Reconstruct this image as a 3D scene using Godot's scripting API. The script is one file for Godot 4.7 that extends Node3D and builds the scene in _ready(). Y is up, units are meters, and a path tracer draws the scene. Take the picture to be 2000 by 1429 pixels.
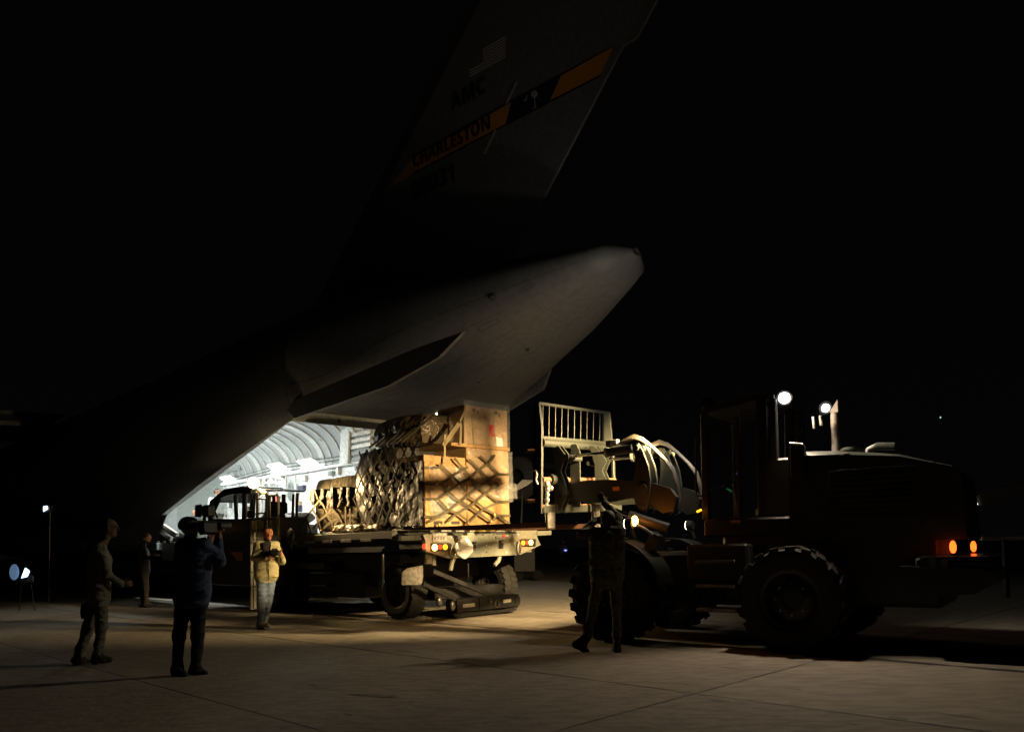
extends Node3D
# Night loading of a cargo aircraft. x right, y up, -z away from the photographer; metres.
# ---- lens: a pixel of the photograph gives a direction; planes of real things give the distance
const F := 1550.0
const CX := 1000.0
const CY := 987.5
var EYE := Vector3(0, 1.36, 0)
var CR: Vector3
var CU: Vector3
var CF: Vector3
var LT: Transform3D   # loader frame: near rear wheel, z towards its tail
var AT: Transform3D   # aircraft frame: z towards its tail
var KT: Transform3D   # forklift frame: near front wheel
var M := {}
var TX := {}
var used := {}

func ray(x: float, y: float) -> Vector3:
	return (CF * F + CR * (x - CX) + CU * (CY - y)).normalized()
func onp(T: Transform3D, ax: int, v: float, x: float, y: float) -> Vector3:
	var inv := T.affine_inverse()
	var o := inv * EYE
	var d := inv.basis * ray(x, y)
	return o + d * ((v - o[ax]) / d[ax])
func pxs(T: Transform3D, ax: int, v: float, pts: Array, ox := 0.0, oy := 0.0, sc := 1.0) -> Array:
	var r := []
	for p in pts: r.append(onp(T, ax, v, ox + p[0] / sc, oy + p[1] / sc))
	return r
func gnd(x: float, y: float, h := 0.0) -> Vector3:
	return onp(Transform3D.IDENTITY, 1, h, x, y)

# ---- mesh builder
class MB:
	var v := PackedVector3Array()
	var n := PackedVector3Array()
	var c := PackedColorArray()
	var col := Color.WHITE
	var colored := false
	func tri(a: Vector3, b: Vector3, d: Vector3, out: Vector3) -> void:
		var m := (b - a).cross(d - a)
		if m.length_squared() < 1e-14: return
		m = m.normalized()
		if m.dot(out) < 0.0:
			m = -m
			v.append_array([a, b, d])
		else:
			v.append_array([a, d, b])
		n.append_array([m, m, m])
		if colored: c.append_array([col, col, col])
	func tri3(a: Vector3, b: Vector3, d: Vector3, na: Vector3, nb: Vector3, nd: Vector3) -> void:
		var m := (b - a).cross(d - a)
		if m.length_squared() < 1e-16: return
		if m.dot(na + nb + nd) < 0.0:
			v.append_array([a, b, d]); n.append_array([na, nb, nd])
		else:
			v.append_array([a, d, b]); n.append_array([na, nd, nb])
		if colored: c.append_array([col, col, col])
	func quad(a: Vector3, b: Vector3, d: Vector3, e: Vector3, out: Vector3) -> void:
		tri(a, b, d, out); tri(a, d, e, out)
	func box(ce: Vector3, s: Vector3, B := Basis.IDENTITY, ch := 0.0) -> MB:
		var h := s * 0.5
		if ch <= 0.0: ch = minf(0.012, minf(h.x, minf(h.y, h.z)) * 0.3)
		ch = minf(ch, minf(h.x, minf(h.y, h.z)) * 0.9)
		for ax in 3:
			var a1 := (ax + 1) % 3
			var a2 := (ax + 2) % 3
			for sg in [-1.0, 1.0]:
				var p := []
				for q in [[-1, -1], [1, -1], [1, 1], [-1, 1]]:
					var t := Vector3.ZERO
					t[ax] = sg * h[ax]; t[a1] = q[0] * (h[a1] - ch); t[a2] = q[1] * (h[a2] - ch)
					p.append(ce + B * t)
				var o := Vector3.ZERO
				o[ax] = sg
				quad(p[0], p[1], p[2], p[3], B * o)
			for s1 in [-1.0, 1.0]:
				for s2 in [-1.0, 1.0]:
					var p := []
					for q in [[-1, 0], [1, 0], [1, 1], [-1, 1]]:
						var t := Vector3.ZERO
						t[ax] = q[0] * (h[ax] - ch)
						t[a1] = s1 * (h[a1] - (ch if q[1] == 0 else 0.0)); t[a2] = s2 * (h[a2] - (0.0 if q[1] == 0 else ch))
						p.append(ce + B * t)
					var o := Vector3.ZERO
					o[a1] = s1; o[a2] = s2
					quad(p[0], p[1], p[2], p[3], B * o)
		for sx in [-1.0, 1.0]:
			for sy in [-1.0, 1.0]:
				for sz in [-1.0, 1.0]:
					var k := Vector3(sx, sy, sz)
					tri(ce + B * (k * Vector3(h.x, h.y - ch, h.z - ch)), ce + B * (k * Vector3(h.x - ch, h.y, h.z - ch)), ce + B * (k * Vector3(h.x - ch, h.y - ch, h.z)), B * k)
		return self
	func bb(a: Vector3, b: Vector3, ch := 0.0) -> MB:   # box between two corners
		return box((a + b) * 0.5, (b - a).abs(), Basis.IDENTITY, ch)
	func beam(a: Vector3, b: Vector3, w: float, t: float, up := Vector3.UP, ch := 0.0) -> MB:
		var z := (b - a)
		var l := z.length()
		if l < 1e-5: return self
		z /= l
		if absf(z.dot(up.normalized())) > 0.98: up = Vector3.RIGHT if absf(z.x) < 0.9 else Vector3.BACK
		var x := up.cross(z).normalized()
		return box((a + b) * 0.5, Vector3(w, t, l), Basis(x, z.cross(x), z), ch)
	func prism(poly: Array, ext: Vector3) -> MB:
		var nn := Vector3.ZERO
		for i in poly.size(): nn += (poly[i] as Vector3).cross(poly[(i + 1) % poly.size()])
		if nn.length() < 1e-9: return self
		nn = nn.normalized()
		var ux := nn.cross(Vector3.UP if absf(nn.y) < 0.9 else Vector3.RIGHT).normalized()
		var uy := nn.cross(ux)
		var p2 := PackedVector2Array()
		for p in poly: p2.append(Vector2(ux.dot(p), uy.dot(p)))
		var ix := Geometry2D.triangulate_polygon(p2)
		for i in range(0, ix.size(), 3):
			tri(poly[ix[i]], poly[ix[i + 1]], poly[ix[i + 2]], -ext)
			tri(poly[ix[i]] + ext, poly[ix[i + 1]] + ext, poly[ix[i + 2]] + ext, ext)
		var area := 0.0
		for i in p2.size():
			var q := p2[(i + 1) % p2.size()]
			area += p2[i].x * q.y - q.x * p2[i].y
		for i in poly.size():
			var a: Vector3 = poly[i]
			var b: Vector3 = poly[(i + 1) % poly.size()]
			var o := (b - a).cross(nn) * (1.0 if area * (ux.cross(uy).dot(nn)) > 0 else -1.0)
			quad(a, b, b + ext, a + ext, o)
		return self
	func tube(path: Array, r: float, sides := 8, r2 := -1.0) -> MB:
		if r2 < 0.0: r2 = r
		var N := path.size()
		var rings := []
		var cen := []
		var x := Vector3.ZERO
		for i in N:
			var t: Vector3 = (path[mini(i + 1, N - 1)] - path[maxi(i - 1, 0)]).normalized()
			if i == 0: x = t.cross(Vector3.UP if absf(t.y) < 0.9 else Vector3.RIGHT).normalized()
			else: x = (x - t * x.dot(t)).normalized()
			var y := t.cross(x)
			var rr := lerpf(r, r2, float(i) / maxf(1, N - 1))
			var ring := []
			for k in sides:
				var a := TAU * k / sides
				ring.append(x * cos(a) + y * sin(a))
			rings.append([ring, rr]); cen.append(path[i])
		for i in N - 1:
			for k in sides:
				var k2 := (k + 1) % sides
				var a0: Vector3 = rings[i][0][k]
				var a1: Vector3 = rings[i][0][k2]
				var b0: Vector3 = rings[i + 1][0][k]
				var b1: Vector3 = rings[i + 1][0][k2]
				var p0: Vector3 = cen[i] + a0 * rings[i][1]
				var p1: Vector3 = cen[i] + a1 * rings[i][1]
				var q0: Vector3 = cen[i + 1] + b0 * rings[i + 1][1]
				var q1: Vector3 = cen[i + 1] + b1 * rings[i + 1][1]
				tri3(p0, p1, q1, a0, a1, b1); tri3(p0, q1, q0, a0, b1, b0)
		for e in [0, N - 1]:
			var out: Vector3 = (path[0] - path[1]) if e == 0 else (path[N - 1] - path[N - 2])
			for k in sides: tri(cen[e], cen[e] + rings[e][0][k] * rings[e][1], cen[e] + rings[e][0][(k + 1) % sides] * rings[e][1], out)
		return self
	func cyl(a: Vector3, b: Vector3, r: float, sides := 16, r2 := -1.0) -> MB:
		return tube([a, b], r, sides, r2)
	func lathe(prof: Array, T: Transform3D, segs := 32) -> MB:   # prof: [radius, along x]; flat per band
		for i in prof.size() - 1:
			var r0: float = prof[i][0]; var h0: float = prof[i][1]
			var r1: float = prof[i + 1][0]; var h1: float = prof[i + 1][1]
			var sl := Vector2(r1 - r0, h1 - h0)
			if sl.length() < 1e-6: continue
			sl = sl.normalized()
			for k in segs:
				var a := TAU * k / segs; var b := TAU * (k + 1) / segs
				var ea := Vector3(0, cos(a), sin(a)); var eb := Vector3(0, cos(b), sin(b))
				var na := (ea * sl.y - Vector3(sl.x, 0, 0)); var nb := (eb * sl.y - Vector3(sl.x, 0, 0))
				var p0 := T * (ea * r0 + Vector3(h0, 0, 0)); var p1 := T * (eb * r0 + Vector3(h0, 0, 0))
				var q0 := T * (ea * r1 + Vector3(h1, 0, 0)); var q1 := T * (eb * r1 + Vector3(h1, 0, 0))
				var wa := (T.basis * na).normalized(); var wb := (T.basis * nb).normalized()
				tri3(p0, p1, q1, wa, wb, wb); tri3(p0, q1, q0, wa, wb, wa)
		return self
	func ell(ce: Vector3, r: Vector3, su := 14, sv := 9, B := Basis.IDENTITY) -> MB:
		var rows := []
		for j in sv + 1:
			var ph := PI * j / sv
			var row := []
			for i in su + 1:
				var th := TAU * i / su
				row.append(Vector3(sin(ph) * cos(th), cos(ph), sin(ph) * sin(th)))
			rows.append(row)
		for j in sv:
			for i in su:
				var q := [rows[j][i], rows[j][i + 1], rows[j + 1][i + 1], rows[j + 1][i]]
				var p := []; var m := []
				for e in q:
					p.append(ce + B * (e * r)); m.append((B * (e / r)).normalized())
				tri3(p[0], p[1], p[2], m[0], m[1], m[2]); tri3(p[0], p[2], p[3], m[0], m[2], m[3])
		return self
	func grid(rows: Array, out: Vector3 = Vector3.ZERO, center_out := false) -> MB:   # smooth sheet through rows of points
		var R := rows.size(); var C: int = rows[0].size()
		var nm := []
		var cen := Vector3.ZERO
		for j in R:
			var rc := Vector3.ZERO
			for p in rows[j]: rc += p
			rc /= C
			var line := []
			for i in C:
				var dx: Vector3 = rows[j][mini(i + 1, C - 1)] - rows[j][maxi(i - 1, 0)]
				var dy: Vector3 = rows[mini(j + 1, R - 1)][i] - rows[maxi(j - 1, 0)][i]
				var m := dx.cross(dy).normalized()
				var o: Vector3 = (rows[j][i] - rc) if center_out else out
				if m.dot(o) < 0: m = -m
				line.append(m)
			nm.append(line)
		for j in R - 1:
			for i in C - 1:
				tri3(rows[j][i], rows[j][i + 1], rows[j + 1][i + 1], nm[j][i], nm[j][i + 1], nm[j + 1][i + 1])
				tri3(rows[j][i], rows[j + 1][i + 1], rows[j + 1][i], nm[j][i], nm[j + 1][i + 1], nm[j + 1][i])
		return self
	func mesh() -> ArrayMesh:
		var a := []
		a.resize(Mesh.ARRAY_MAX)
		a[Mesh.ARRAY_VERTEX] = v; a[Mesh.ARRAY_NORMAL] = n
		if colored: a[Mesh.ARRAY_COLOR] = c
		var m := ArrayMesh.new()
		m.add_surface_from_arrays(Mesh.PRIMITIVE_TRIANGLES, a)
		return m

func mb() -> MB: return MB.new()
func put(b, called: String, m: Material, parent: Node = null) -> MeshInstance3D:
	var o := MeshInstance3D.new()
	o.mesh = b.mesh() if b is MB else b
	o.material_override = m
	o.name = called
	if parent == null: parent = self
	if parent == self: o.name = numbered(called)
	parent.add_child(o, true)
	return o
func numbered(called: String) -> String:
	used[called] = used.get(called, -1) + 1
	return called if used[called] == 0 else "%s_%03d" % [called, used[called]]
func tag(o: Node, label: String, category: String, group := "") -> Node:
	o.set_meta("label", label); o.set_meta("category", category)
	if group: o.set_meta("group", group)
	return o
func thing(called: String, T: Transform3D, label: String, category: String, group := "") -> Node3D:
	var o := Node3D.new()
	o.name = numbered(called)
	add_child(o)
	o.transform = T
	tag(o, label, category, group)
	return o

# ---- computed textures and materials
func noise_tex(key: String, freq: float, seed_: int, ramp: Array, size := 512, normal := 0.0, type := FastNoiseLite.TYPE_SIMPLEX_SMOOTH, oct := 5) -> Texture2D:
	if TX.has(key): return TX[key]
	var f := FastNoiseLite.new()
	f.noise_type = type; f.seed = seed_; f.frequency = freq
	f.fractal_type = FastNoiseLite.FRACTAL_FBM; f.fractal_octaves = oct
	var im := f.get_seamless_image(size, size)
	im.convert(Image.FORMAT_RGB8)
	if normal > 0.0:
		im.bump_map_to_normal_map(normal)
	else:
		var d := im.get_data()
		var lut := []
		for i in 256:
			var c := ramp_at(ramp, i / 255.0)
			lut.append([int(clampf(c.r, 0, 1) * 255), int(clampf(c.g, 0, 1) * 255), int(clampf(c.b, 0, 1) * 255)])
		for i in range(0, d.size(), 3):
			var l = lut[d[i]]
			d[i] = l[0]; d[i + 1] = l[1]; d[i + 2] = l[2]
		im = Image.create_from_data(size, size, false, Image.FORMAT_RGB8, d)
	TX[key] = ImageTexture.create_from_image(im)
	return TX[key]
func mat(r: float, g: float, b: float, rough := 0.7, metal := 0.0, tex: Texture2D = null, sc := 1.0, nrm: Texture2D = null, nsc := 0.5, world := false) -> StandardMaterial3D:
	var m := StandardMaterial3D.new()
	m.albedo_color = Color(r, g, b).linear_to_srgb()
	m.roughness = rough; m.metallic = metal
	m.cull_mode = BaseMaterial3D.CULL_DISABLED
	if tex or nrm:
		m.uv1_triplanar = true; m.uv1_world_triplanar = world
		m.uv1_scale = Vector3.ONE * sc
	if tex: m.albedo_texture = tex
	if nrm:
		m.normal_enabled = true; m.normal_texture = nrm; m.normal_scale = nsc
	return m
func glow(r: float, g: float, b: float, e: float) -> StandardMaterial3D:
	var m := StandardMaterial3D.new()
	m.albedo_color = Color(r, g, b).linear_to_srgb() * 0.8
	m.emission_enabled = true; m.emission = Color(r, g, b).linear_to_srgb(); m.emission_energy_multiplier = e
	m.cull_mode = BaseMaterial3D.CULL_DISABLED
	return m
func omni(parent: Node3D, at: Vector3, e: float, c: Color, size := 0.05) -> void:
	var l := OmniLight3D.new()
	l.light_energy = e; l.light_color = c; l.light_size = size; l.shadow_enabled = true
	l.omni_range = 60.0; l.omni_attenuation = 2.0; l.name = "lamp_light"
	parent.add_child(l, true)
	l.position = at
func spot(parent: Node3D, at: Vector3, to: Vector3, e: float, angle: float, c: Color, size := 0.05, soft := 0.8) -> void:
	var l := SpotLight3D.new()
	l.light_energy = e; l.light_color = c; l.light_size = size; l.shadow_enabled = true
	l.spot_range = 80.0; l.spot_attenuation = 2.0; l.spot_angle = angle; l.spot_angle_attenuation = soft; l.name = "lamp_light"
	parent.add_child(l, true)
	l.transform = Transform3D(Basis.looking_at(to - at, Vector3.UP if absf((to - at).normalized().y) < 0.95 else Vector3.RIGHT), at)
func area(parent: Node3D, T: Transform3D, size: Vector2, e: float, c: Color) -> void:
	var l := AreaLight3D.new()
	l.area_size = size; l.light_energy = e; l.light_color = c; l.shadow_enabled = true; l.name = "lamp_light"
	parent.add_child(l, true)
	l.transform = T
func grey(lo: float, hi: float) -> Array: return [0.25, 0.75, Color(lo, lo, lo), Color(hi, hi, hi)]
func ramp_at(r: Array, t: float) -> Color:   # two colours with a smooth step between, or bands
	if r[0] is Array:
		for b in r:
			if t < b[0]: return b[1]
		return r[-1][1]
	return (r[2] as Color).lerp(r[3], smoothstep(r[0], r[1], t))
func make_materials() -> void:
	var grime := noise_tex("grime", 0.012, 3, grey(0.80, 1.0))
	var faint := noise_tex("faint", 0.02, 27, grey(0.90, 1.0))
	var fine := noise_tex("fine", 0.06, 9, grey(0.8, 1.0))
	var bumps := noise_tex("bumps", 0.05, 21, [], 512, 4.0)
	var crinkle := noise_tex("crinkle", 0.014, 33, [], 512, 26.0, FastNoiseLite.TYPE_CELLULAR, 3)
	var folds := noise_tex("folds", 0.018, 41, [], 512, 14.0)
	var conc := noise_tex("conc", 0.008, 5, [0.2, 0.75, Color(0.87, 0.86, 0.845), Color(1, 0.985, 0.96)], 1024, 0.0, FastNoiseLite.TYPE_SIMPLEX_SMOOTH, 7)
	var card := noise_tex("card", 0.02, 12, [0.3, 0.7, Color(0.9, 0.885, 0.86), Color(1, 0.985, 0.96)])
	var camo := noise_tex("camo", 0.03, 17, [[0.42, Color(0.42, 0.44, 0.40)], [0.52, Color(0.62, 0.60, 0.52)], [0.62, Color(0.80, 0.78, 0.68)], [2.0, Color(0.5, 0.52, 0.53)]], 256, 0.0, FastNoiseLite.TYPE_SIMPLEX_SMOOTH, 3)
	M.concrete = mat(0.29, 0.265, 0.228, 0.85, 0, conc, 0.23, bumps, 0.3, true)
	M.concrete2 = mat(0.272, 0.248, 0.214, 0.88, 0, conc, 0.31, bumps, 0.3, true)
	M.concrete3 = mat(0.305, 0.28, 0.24, 0.82, 0, conc, 0.27, bumps, 0.3, true)
	for k in ["concrete", "concrete2", "concrete3"]: M[k].uv1_scale *= Vector3(1.0, 1.0, 2.6)
	M.tar = mat(0.025, 0.023, 0.02, 0.7, 0, grime, 1.0)
	M.stain = mat(0.17, 0.152, 0.128, 0.75, 0, conc, 0.5, null, 0.5, true)
	M.skin_paint = mat(0.16, 0.17, 0.18, 0.55, 0, faint, 0.5)
	M.seam = mat(0.06, 0.06, 0.06, 0.7)
	M.orange = mat(0.75, 0.31, 0.03, 0.5, 0, fine, 1.0)
	M.navy = mat(0.012, 0.014, 0.045, 0.5)
	M.black = mat(0.012, 0.012, 0.012, 0.6)
	M.mark = mat(0.5, 0.49, 0.46, 0.6, 0, fine, 2.0)
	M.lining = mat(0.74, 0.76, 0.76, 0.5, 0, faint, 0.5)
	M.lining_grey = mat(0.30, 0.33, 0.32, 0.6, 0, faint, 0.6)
	M.rib = mat(0.75, 0.76, 0.76, 0.45, 0, fine, 1.2)
	M.bay_dark = mat(0.05, 0.055, 0.06, 0.6, 0, grime, 1.0)
	M.quilt = mat(0.42, 0.44, 0.45, 0.8, 0, faint, 0.9)
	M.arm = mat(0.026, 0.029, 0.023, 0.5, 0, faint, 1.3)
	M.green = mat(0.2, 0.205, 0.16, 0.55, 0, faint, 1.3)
	M.green_light = M.green
	M.chassis = mat(0.045, 0.048, 0.04, 0.5, 0, grime, 1.2)  # darker copy of the olive loader paint, shade put into the colour
	M.frame_black = mat(0.016, 0.016, 0.016, 0.5, 0, grime, 1.2)
	M.rubber = mat(0.015, 0.0145, 0.014, 0.85, 0, grime, 2.0, bumps, 0.3)
	M.chrome = mat(0.55, 0.55, 0.55, 0.18, 1.0)
	M.steel = mat(0.35, 0.34, 0.32, 0.38, 0.9, grime, 1.5)
	M.alum = mat(0.5, 0.48, 0.44, 0.42, 0.7, grime, 1.4)
	M.rust = mat(0.16, 0.07, 0.035, 0.75, 0.1, grime, 2.0, bumps, 0.4)
	M.brass = mat(0.55, 0.38, 0.14, 0.4, 0.6)
	M.white = mat(0.8, 0.78, 0.72, 0.55, 0, fine, 2.0)
	M.disc = mat(0.93, 0.92, 0.89, 0.6)
	M.yellow = mat(0.6, 0.42, 0.02, 0.5, 0, fine, 2.0)
	M.red = mat(0.5, 0.05, 0.03, 0.4)
	M.card = mat(0.47, 0.30, 0.135, 0.8, 0, card, 0.7)
	M.card2 = mat(0.42, 0.265, 0.115, 0.8, 0, card, 0.6)
	M.tape = mat(0.36, 0.23, 0.1, 0.35)
	M.paper = mat(0.82, 0.81, 0.78, 0.6)
	M.ink = mat(0.03, 0.025, 0.02, 0.6)
	M.black_film = mat(0.032, 0.029, 0.026, 0.45, 0, null, 0.7, crinkle, 0.18)
	M.black_film.uv1_scale = Vector3.ONE * 0.9
	M.film = mat(0.9, 0.9, 0.88, 0.12, 0, null, 1.3, crinkle, 0.8)
	M.film.transparency = BaseMaterial3D.TRANSPARENCY_ALPHA
	M.film.albedo_color.a = 0.13
	M.canvas = mat(0.23, 0.19, 0.11, 0.9, 0, grime, 1.0, folds, 0.8)
	M.strap = mat(0.12, 0.10, 0.055, 0.85, 0, fine, 6.0)
	M.strap_tan = mat(0.40, 0.31, 0.17, 0.85, 0, fine, 6.0)
	M.strap_black = mat(0.02, 0.02, 0.018, 0.85)
	M.glass = mat(0.03, 0.035, 0.04, 0.03)
	M.glass.transparency = BaseMaterial3D.TRANSPARENCY_ALPHA
	M.glass.albedo_color.a = 0.14
	M.camo = mat(0.42, 0.42, 0.37, 0.9, 0, camo, 2.6, folds, 0.6)
	M.camo.vertex_color_use_as_albedo = true
	M.cloth = mat(1, 1, 1, 0.9, 0, fine, 3.0, folds, 0.7)
	M.cloth.vertex_color_use_as_albedo = true
	M.hair = mat(0.012, 0.009, 0.007, 0.7, 0, null, 8.0, bumps, 0.8)
	M.grey_plastic = mat(0.12, 0.12, 0.12, 0.5)
	M.glow_white = glow(1, 0.97, 0.9, 14)
	M.glow_bay = glow(0.9, 0.97, 1.0, 5)
	M.glow_warm = glow(1, 0.8, 0.48, 22)
	M.glow_amber = glow(1, 0.30, 0.01, 5)
	M.glow_amber_hot = glow(1, 0.55, 0.12, 9)
	M.glow_red = glow(1, 0.035, 0.01, 2.4)
	M.glow_tail = glow(1, 0.10, 0.01, 4.0)
	M.glow_blue = glow(0.25, 0.3, 1.0, 2)
	M.glow_green = glow(0.1, 0.9, 0.25, 0.12)
	M.glow_cold = glow(0.55, 0.75, 1.0, 3)
	M.glow_dim_blue = glow(0.2, 0.35, 0.6, 0.35)

func _ready() -> void:
	# ---- camera
	var pitch := deg_to_rad(3.0)
	var roll := 0.02
	var up := Vector3(0, cos(pitch), sin(pitch))
	CF = Vector3(0, sin(pitch), -cos(pitch))
	CR = Vector3.RIGHT * cos(roll) - up * sin(roll)
	CU = up * cos(roll) + Vector3.RIGHT * sin(roll)
	var cam := Camera3D.new()
	cam.name = "view_camera"
	add_child(cam)
	cam.transform = Transform3D(Basis(CR, CU, -CF), EYE)
	var near := 0.1
	cam.set_frustum(near * 1429.0 / F, Vector2(0, near * (CY - 714.5) / F), near, 900.0)
	cam.current = true
	# ---- night sky and exposure
	var we := WorldEnvironment.new()
	var env := Environment.new()
	var sm := ProceduralSkyMaterial.new()
	sm.sky_top_color = Color(0.010, 0.010, 0.013); sm.sky_horizon_color = Color(0.016, 0.016, 0.018)
	sm.ground_bottom_color = Color(0.008, 0.008, 0.008); sm.ground_horizon_color = Color(0.016, 0.016, 0.018)
	sm.sun_angle_max = 0.0
	var sky := Sky.new()
	sky.sky_material = sm
	env.background_mode = Environment.BG_SKY
	env.sky = sky
	env.tonemap_mode = Environment.TONE_MAPPER_LINEAR
	env.tonemap_exposure = 1.0
	env.sdfgi_enabled = true; env.ssao_enabled = true; env.ssil_enabled = true
	we.environment = env
	we.name = "world_environment"
	add_child(we)
	# ---- frames of the big vehicles
	LT = Transform3D(Basis(Vector3.UP, deg_to_rad(44.0)), gnd(800, 1213))
	AT = Transform3D(LT.basis, LT * Vector3(2.95, 0, 0))
	KT = Transform3D(Basis(Vector3.UP, deg_to_rad(54.0)), gnd(1190, 1255))
	make_materials()
	build_apron()
	build_aircraft()
	build_loader()
	build_cargo()
	build_forklift()
	build_people()
	build_background()

# ================= apron
func build_apron() -> void:
	var s := mb()
	s.quad(Vector3(-400, -0.02, 60), Vector3(400, -0.02, 60), Vector3(400, -0.02, -700), Vector3(-400, -0.02, -700), Vector3.UP)
	var ap := put(s, "apron", M.concrete2)
	ap.set_meta("kind", "structure")
	var T := Transform3D(Basis(Vector3(0.711, 0, 0.703), Vector3.UP, Vector3(-0.703, 0, 0.711)), Vector3.ZERO)
	var slab := mb().box(Vector3(0, -0.05, 0), Vector3(6.1 - 0.009, 0.1, 3.04 - 0.009), Basis.IDENTITY, 0.003).mesh()
	var ms := [M.concrete, M.concrete2, M.concrete3]
	for i in range(-6, 6):
		for j in range(-6, 10):
			var u := -3.97 + 6.1 * i + 3.05
			var v := 9.38 + 3.04 * j - 1.52
			var p := T * Vector3(u, 0, -v)
			if p.z > 4.0 or p.z < -34.0 or absf(p.x) > 5.0 + absf(p.z) * 0.75: continue
			var o := put(slab, "slab", ms[absi(i * 7 + j * 13 + i * j) % 3], ap)
			o.transform = Transform3D(T.basis, p)
	# tar sealant with ragged edges along the main joint and thin crumbling lines in the others
	var rng := RandomNumberGenerator.new()
	rng.seed = 7
	for job in [[9.38, -34.0, 10.0, 0.075, 0.09], [6.34, -24.0, 8.0, 0.006, 0.012], [12.42, -34.0, 12.0, 0.02, 0.03]]:
		var b := mb()
		var u: float = job[1]
		var w0: float = job[3]
		while u < job[2]:
			var st := 0.12 + rng.randf() * 0.2
			var w1: float = job[3] * 0.4 + rng.randf() * job[4]
			b.quad(T * Vector3(u, 0.004, -job[0] - w0), T * Vector3(u + st, 0.004, -job[0] - w1), T * Vector3(u + st, 0.004, -job[0] + w1 * 0.8), T * Vector3(u, 0.004, -job[0] + w0 * 0.8), Vector3.UP)
			u += st; w0 = w1
		put(b, "joint_sealant", M.tar, ap)
	var b2 := mb()
	var vv := -12.0
	var w := 0.012
	while vv < 24.0:
		var st := 0.15 + rng.randf() * 0.2
		var w2 := 0.003 + rng.randf() * 0.009
		b2.quad(T * Vector3(-3.97 - w, 0.0045, -vv), T * Vector3(-3.97 + w, 0.0045, -vv), T * Vector3(-3.97 + w2, 0.0045, -vv - st), T * Vector3(-3.97 - w2, 0.0045, -vv - st), Vector3.UP)
		vv += st; w = w2
	put(b2, "joint_sealant", M.tar, ap)
	# oil and tyre stains
	for k in 48:
		var c := gnd(rng.randf_range(450, 1950), rng.randf_range(1150, 1425), 0.003)
		if k > 34: c = gnd(rng.randf_range(1000, 1500), rng.randf_range(1225, 1262) + 0.0, 0.003)
		var b := mb()
		var rx := rng.randf_range(0.05, 0.35); var rz := rng.randf_range(0.012, 0.05)
		var ang := rng.randf_range(-0.4, 0.4) + 0.7
		var pts := []
		for q in 14: pts.append(c + Vector3(cos(TAU * q / 14.0) * rx * rng.randf_range(0.6, 1.2), 0, sin(TAU * q / 14.0) * rz * rng.randf_range(0.5, 1.3)).rotated(Vector3.UP, -ang) + Vector3(0, k * 0.00004, 0))
		for q in 14: b.tri(c + Vector3(0, k * 0.00004, 0), pts[q], pts[(q + 1) % 14], Vector3.UP)
		put(b, "stain", M.stain, ap)

# ================= aircraft
# z, half width, height of widest point, top, bottom, exponent above, exponent below
const SEC := [
	[-49.0, 0.2, 3.6, 3.8, 3.4, 2.0, 2.0], [-47.5, 1.5, 3.9, 5.2, 2.2, 2.0, 2.0], [-44.0, 2.9, 4.4, 7.3, 1.4, 2.0, 2.0], [-39.0, 3.43, 4.6, 8.03, 1.17, 2.0, 2.0],
	[-16.0, 3.43, 4.6, 8.03, 1.17, 2.0, 2.3], [-12.9, 3.43, 4.8, 8.03, 1.9, 2.0, 3.0], [-9.0, 3.35, 5.2, 8.0, 3.0, 2.0, 3.0], [-4.6, 3.05, 5.9, 7.9, 4.7, 2.1, 6.0],
	[-1.0, 2.2, 6.3, 7.58, 5.05, 2.2, 2.5], [1.3, 1.42, 6.6, 7.32, 5.78, 2.2, 2.3], [2.5, 0.92, 6.78, 7.2, 6.28, 2.1, 2.1], [3.0, 0.7, 6.85, 7.15, 6.5, 2.0, 2.0], [3.25, 0.42, 6.88, 7.08, 6.66, 2.0, 2.0], [3.35, 0.12, 6.9, 6.98, 6.84, 2.0, 2.0]]
func sec(z: float) -> Array:
	for i in SEC.size() - 1:
		if z <= SEC[i + 1][0]:
			var t: float = clampf((z - SEC[i][0]) / (SEC[i + 1][0] - SEC[i][0]), 0, 1)
			var r := []
			for k in range(1, 7): r.append(lerpf(SEC[i][k], SEC[i + 1][k], t))
			return r
	return SEC[-1].slice(1)
func open_sec(z: float) -> Array:   # round the loading opening the lost belly would hang below the sill
	var s := sec(z)
	if z > -13.3 and z < -4.55:
		s[3] = sill(z) - 0.75; s[5] = 3.2
	return s
func skin_pt(z: float, th: float) -> Vector3:   # th 0 at the top, PI at the keel
	var s := sec(z) if z > -4.6 else open_sec(z)
	var c := cos(th); var si := sin(th)
	var e: float = s[4] if c > 0 else s[5]
	if z > -4.6 and c < 0.0:   # flat belly: the side carries on round from the opening and is cut off level
		var k := smoothstep(-4.6, -1.6, z)
		e = lerpf(3.2, s[5], k)
		var yb: float = lerpf(sill(-4.6) - 0.75, s[3], k)
		var xx: float = s[0] * signf(si) * pow(absf(si), 2.0 / e)
		return Vector3(xx, maxf(s[1] - (s[1] - yb) * pow(absf(c), 2.0 / e), s[3]), z)
	var x: float = s[0] * signf(si) * pow(absf(si), 2.0 / e)
	var v := signf(c) * pow(absf(c), 2.0 / e)
	return Vector3(x, s[1] + ((s[2] - s[1]) if v > 0 else (s[1] - s[3])) * v, z)
func sill(z: float) -> float: return 2.5 + (z + 12.9) * 0.245
func sill_angle(z: float) -> float:
	var s := open_sec(z)
	var k: float = clampf((s[1] - sill(z)) / (s[1] - s[3]), 0, 1)
	return PI - acos(clampf(pow(k, s[5] / 2.0), 0, 1))
func fin_te(y: float) -> float: return 0.2 + (y - 7.94) * 0.965
func fin_x(y: float, z: float) -> float: return -(0.03 + 0.52 * (fin_te(y) - z) / 8.0)
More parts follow.
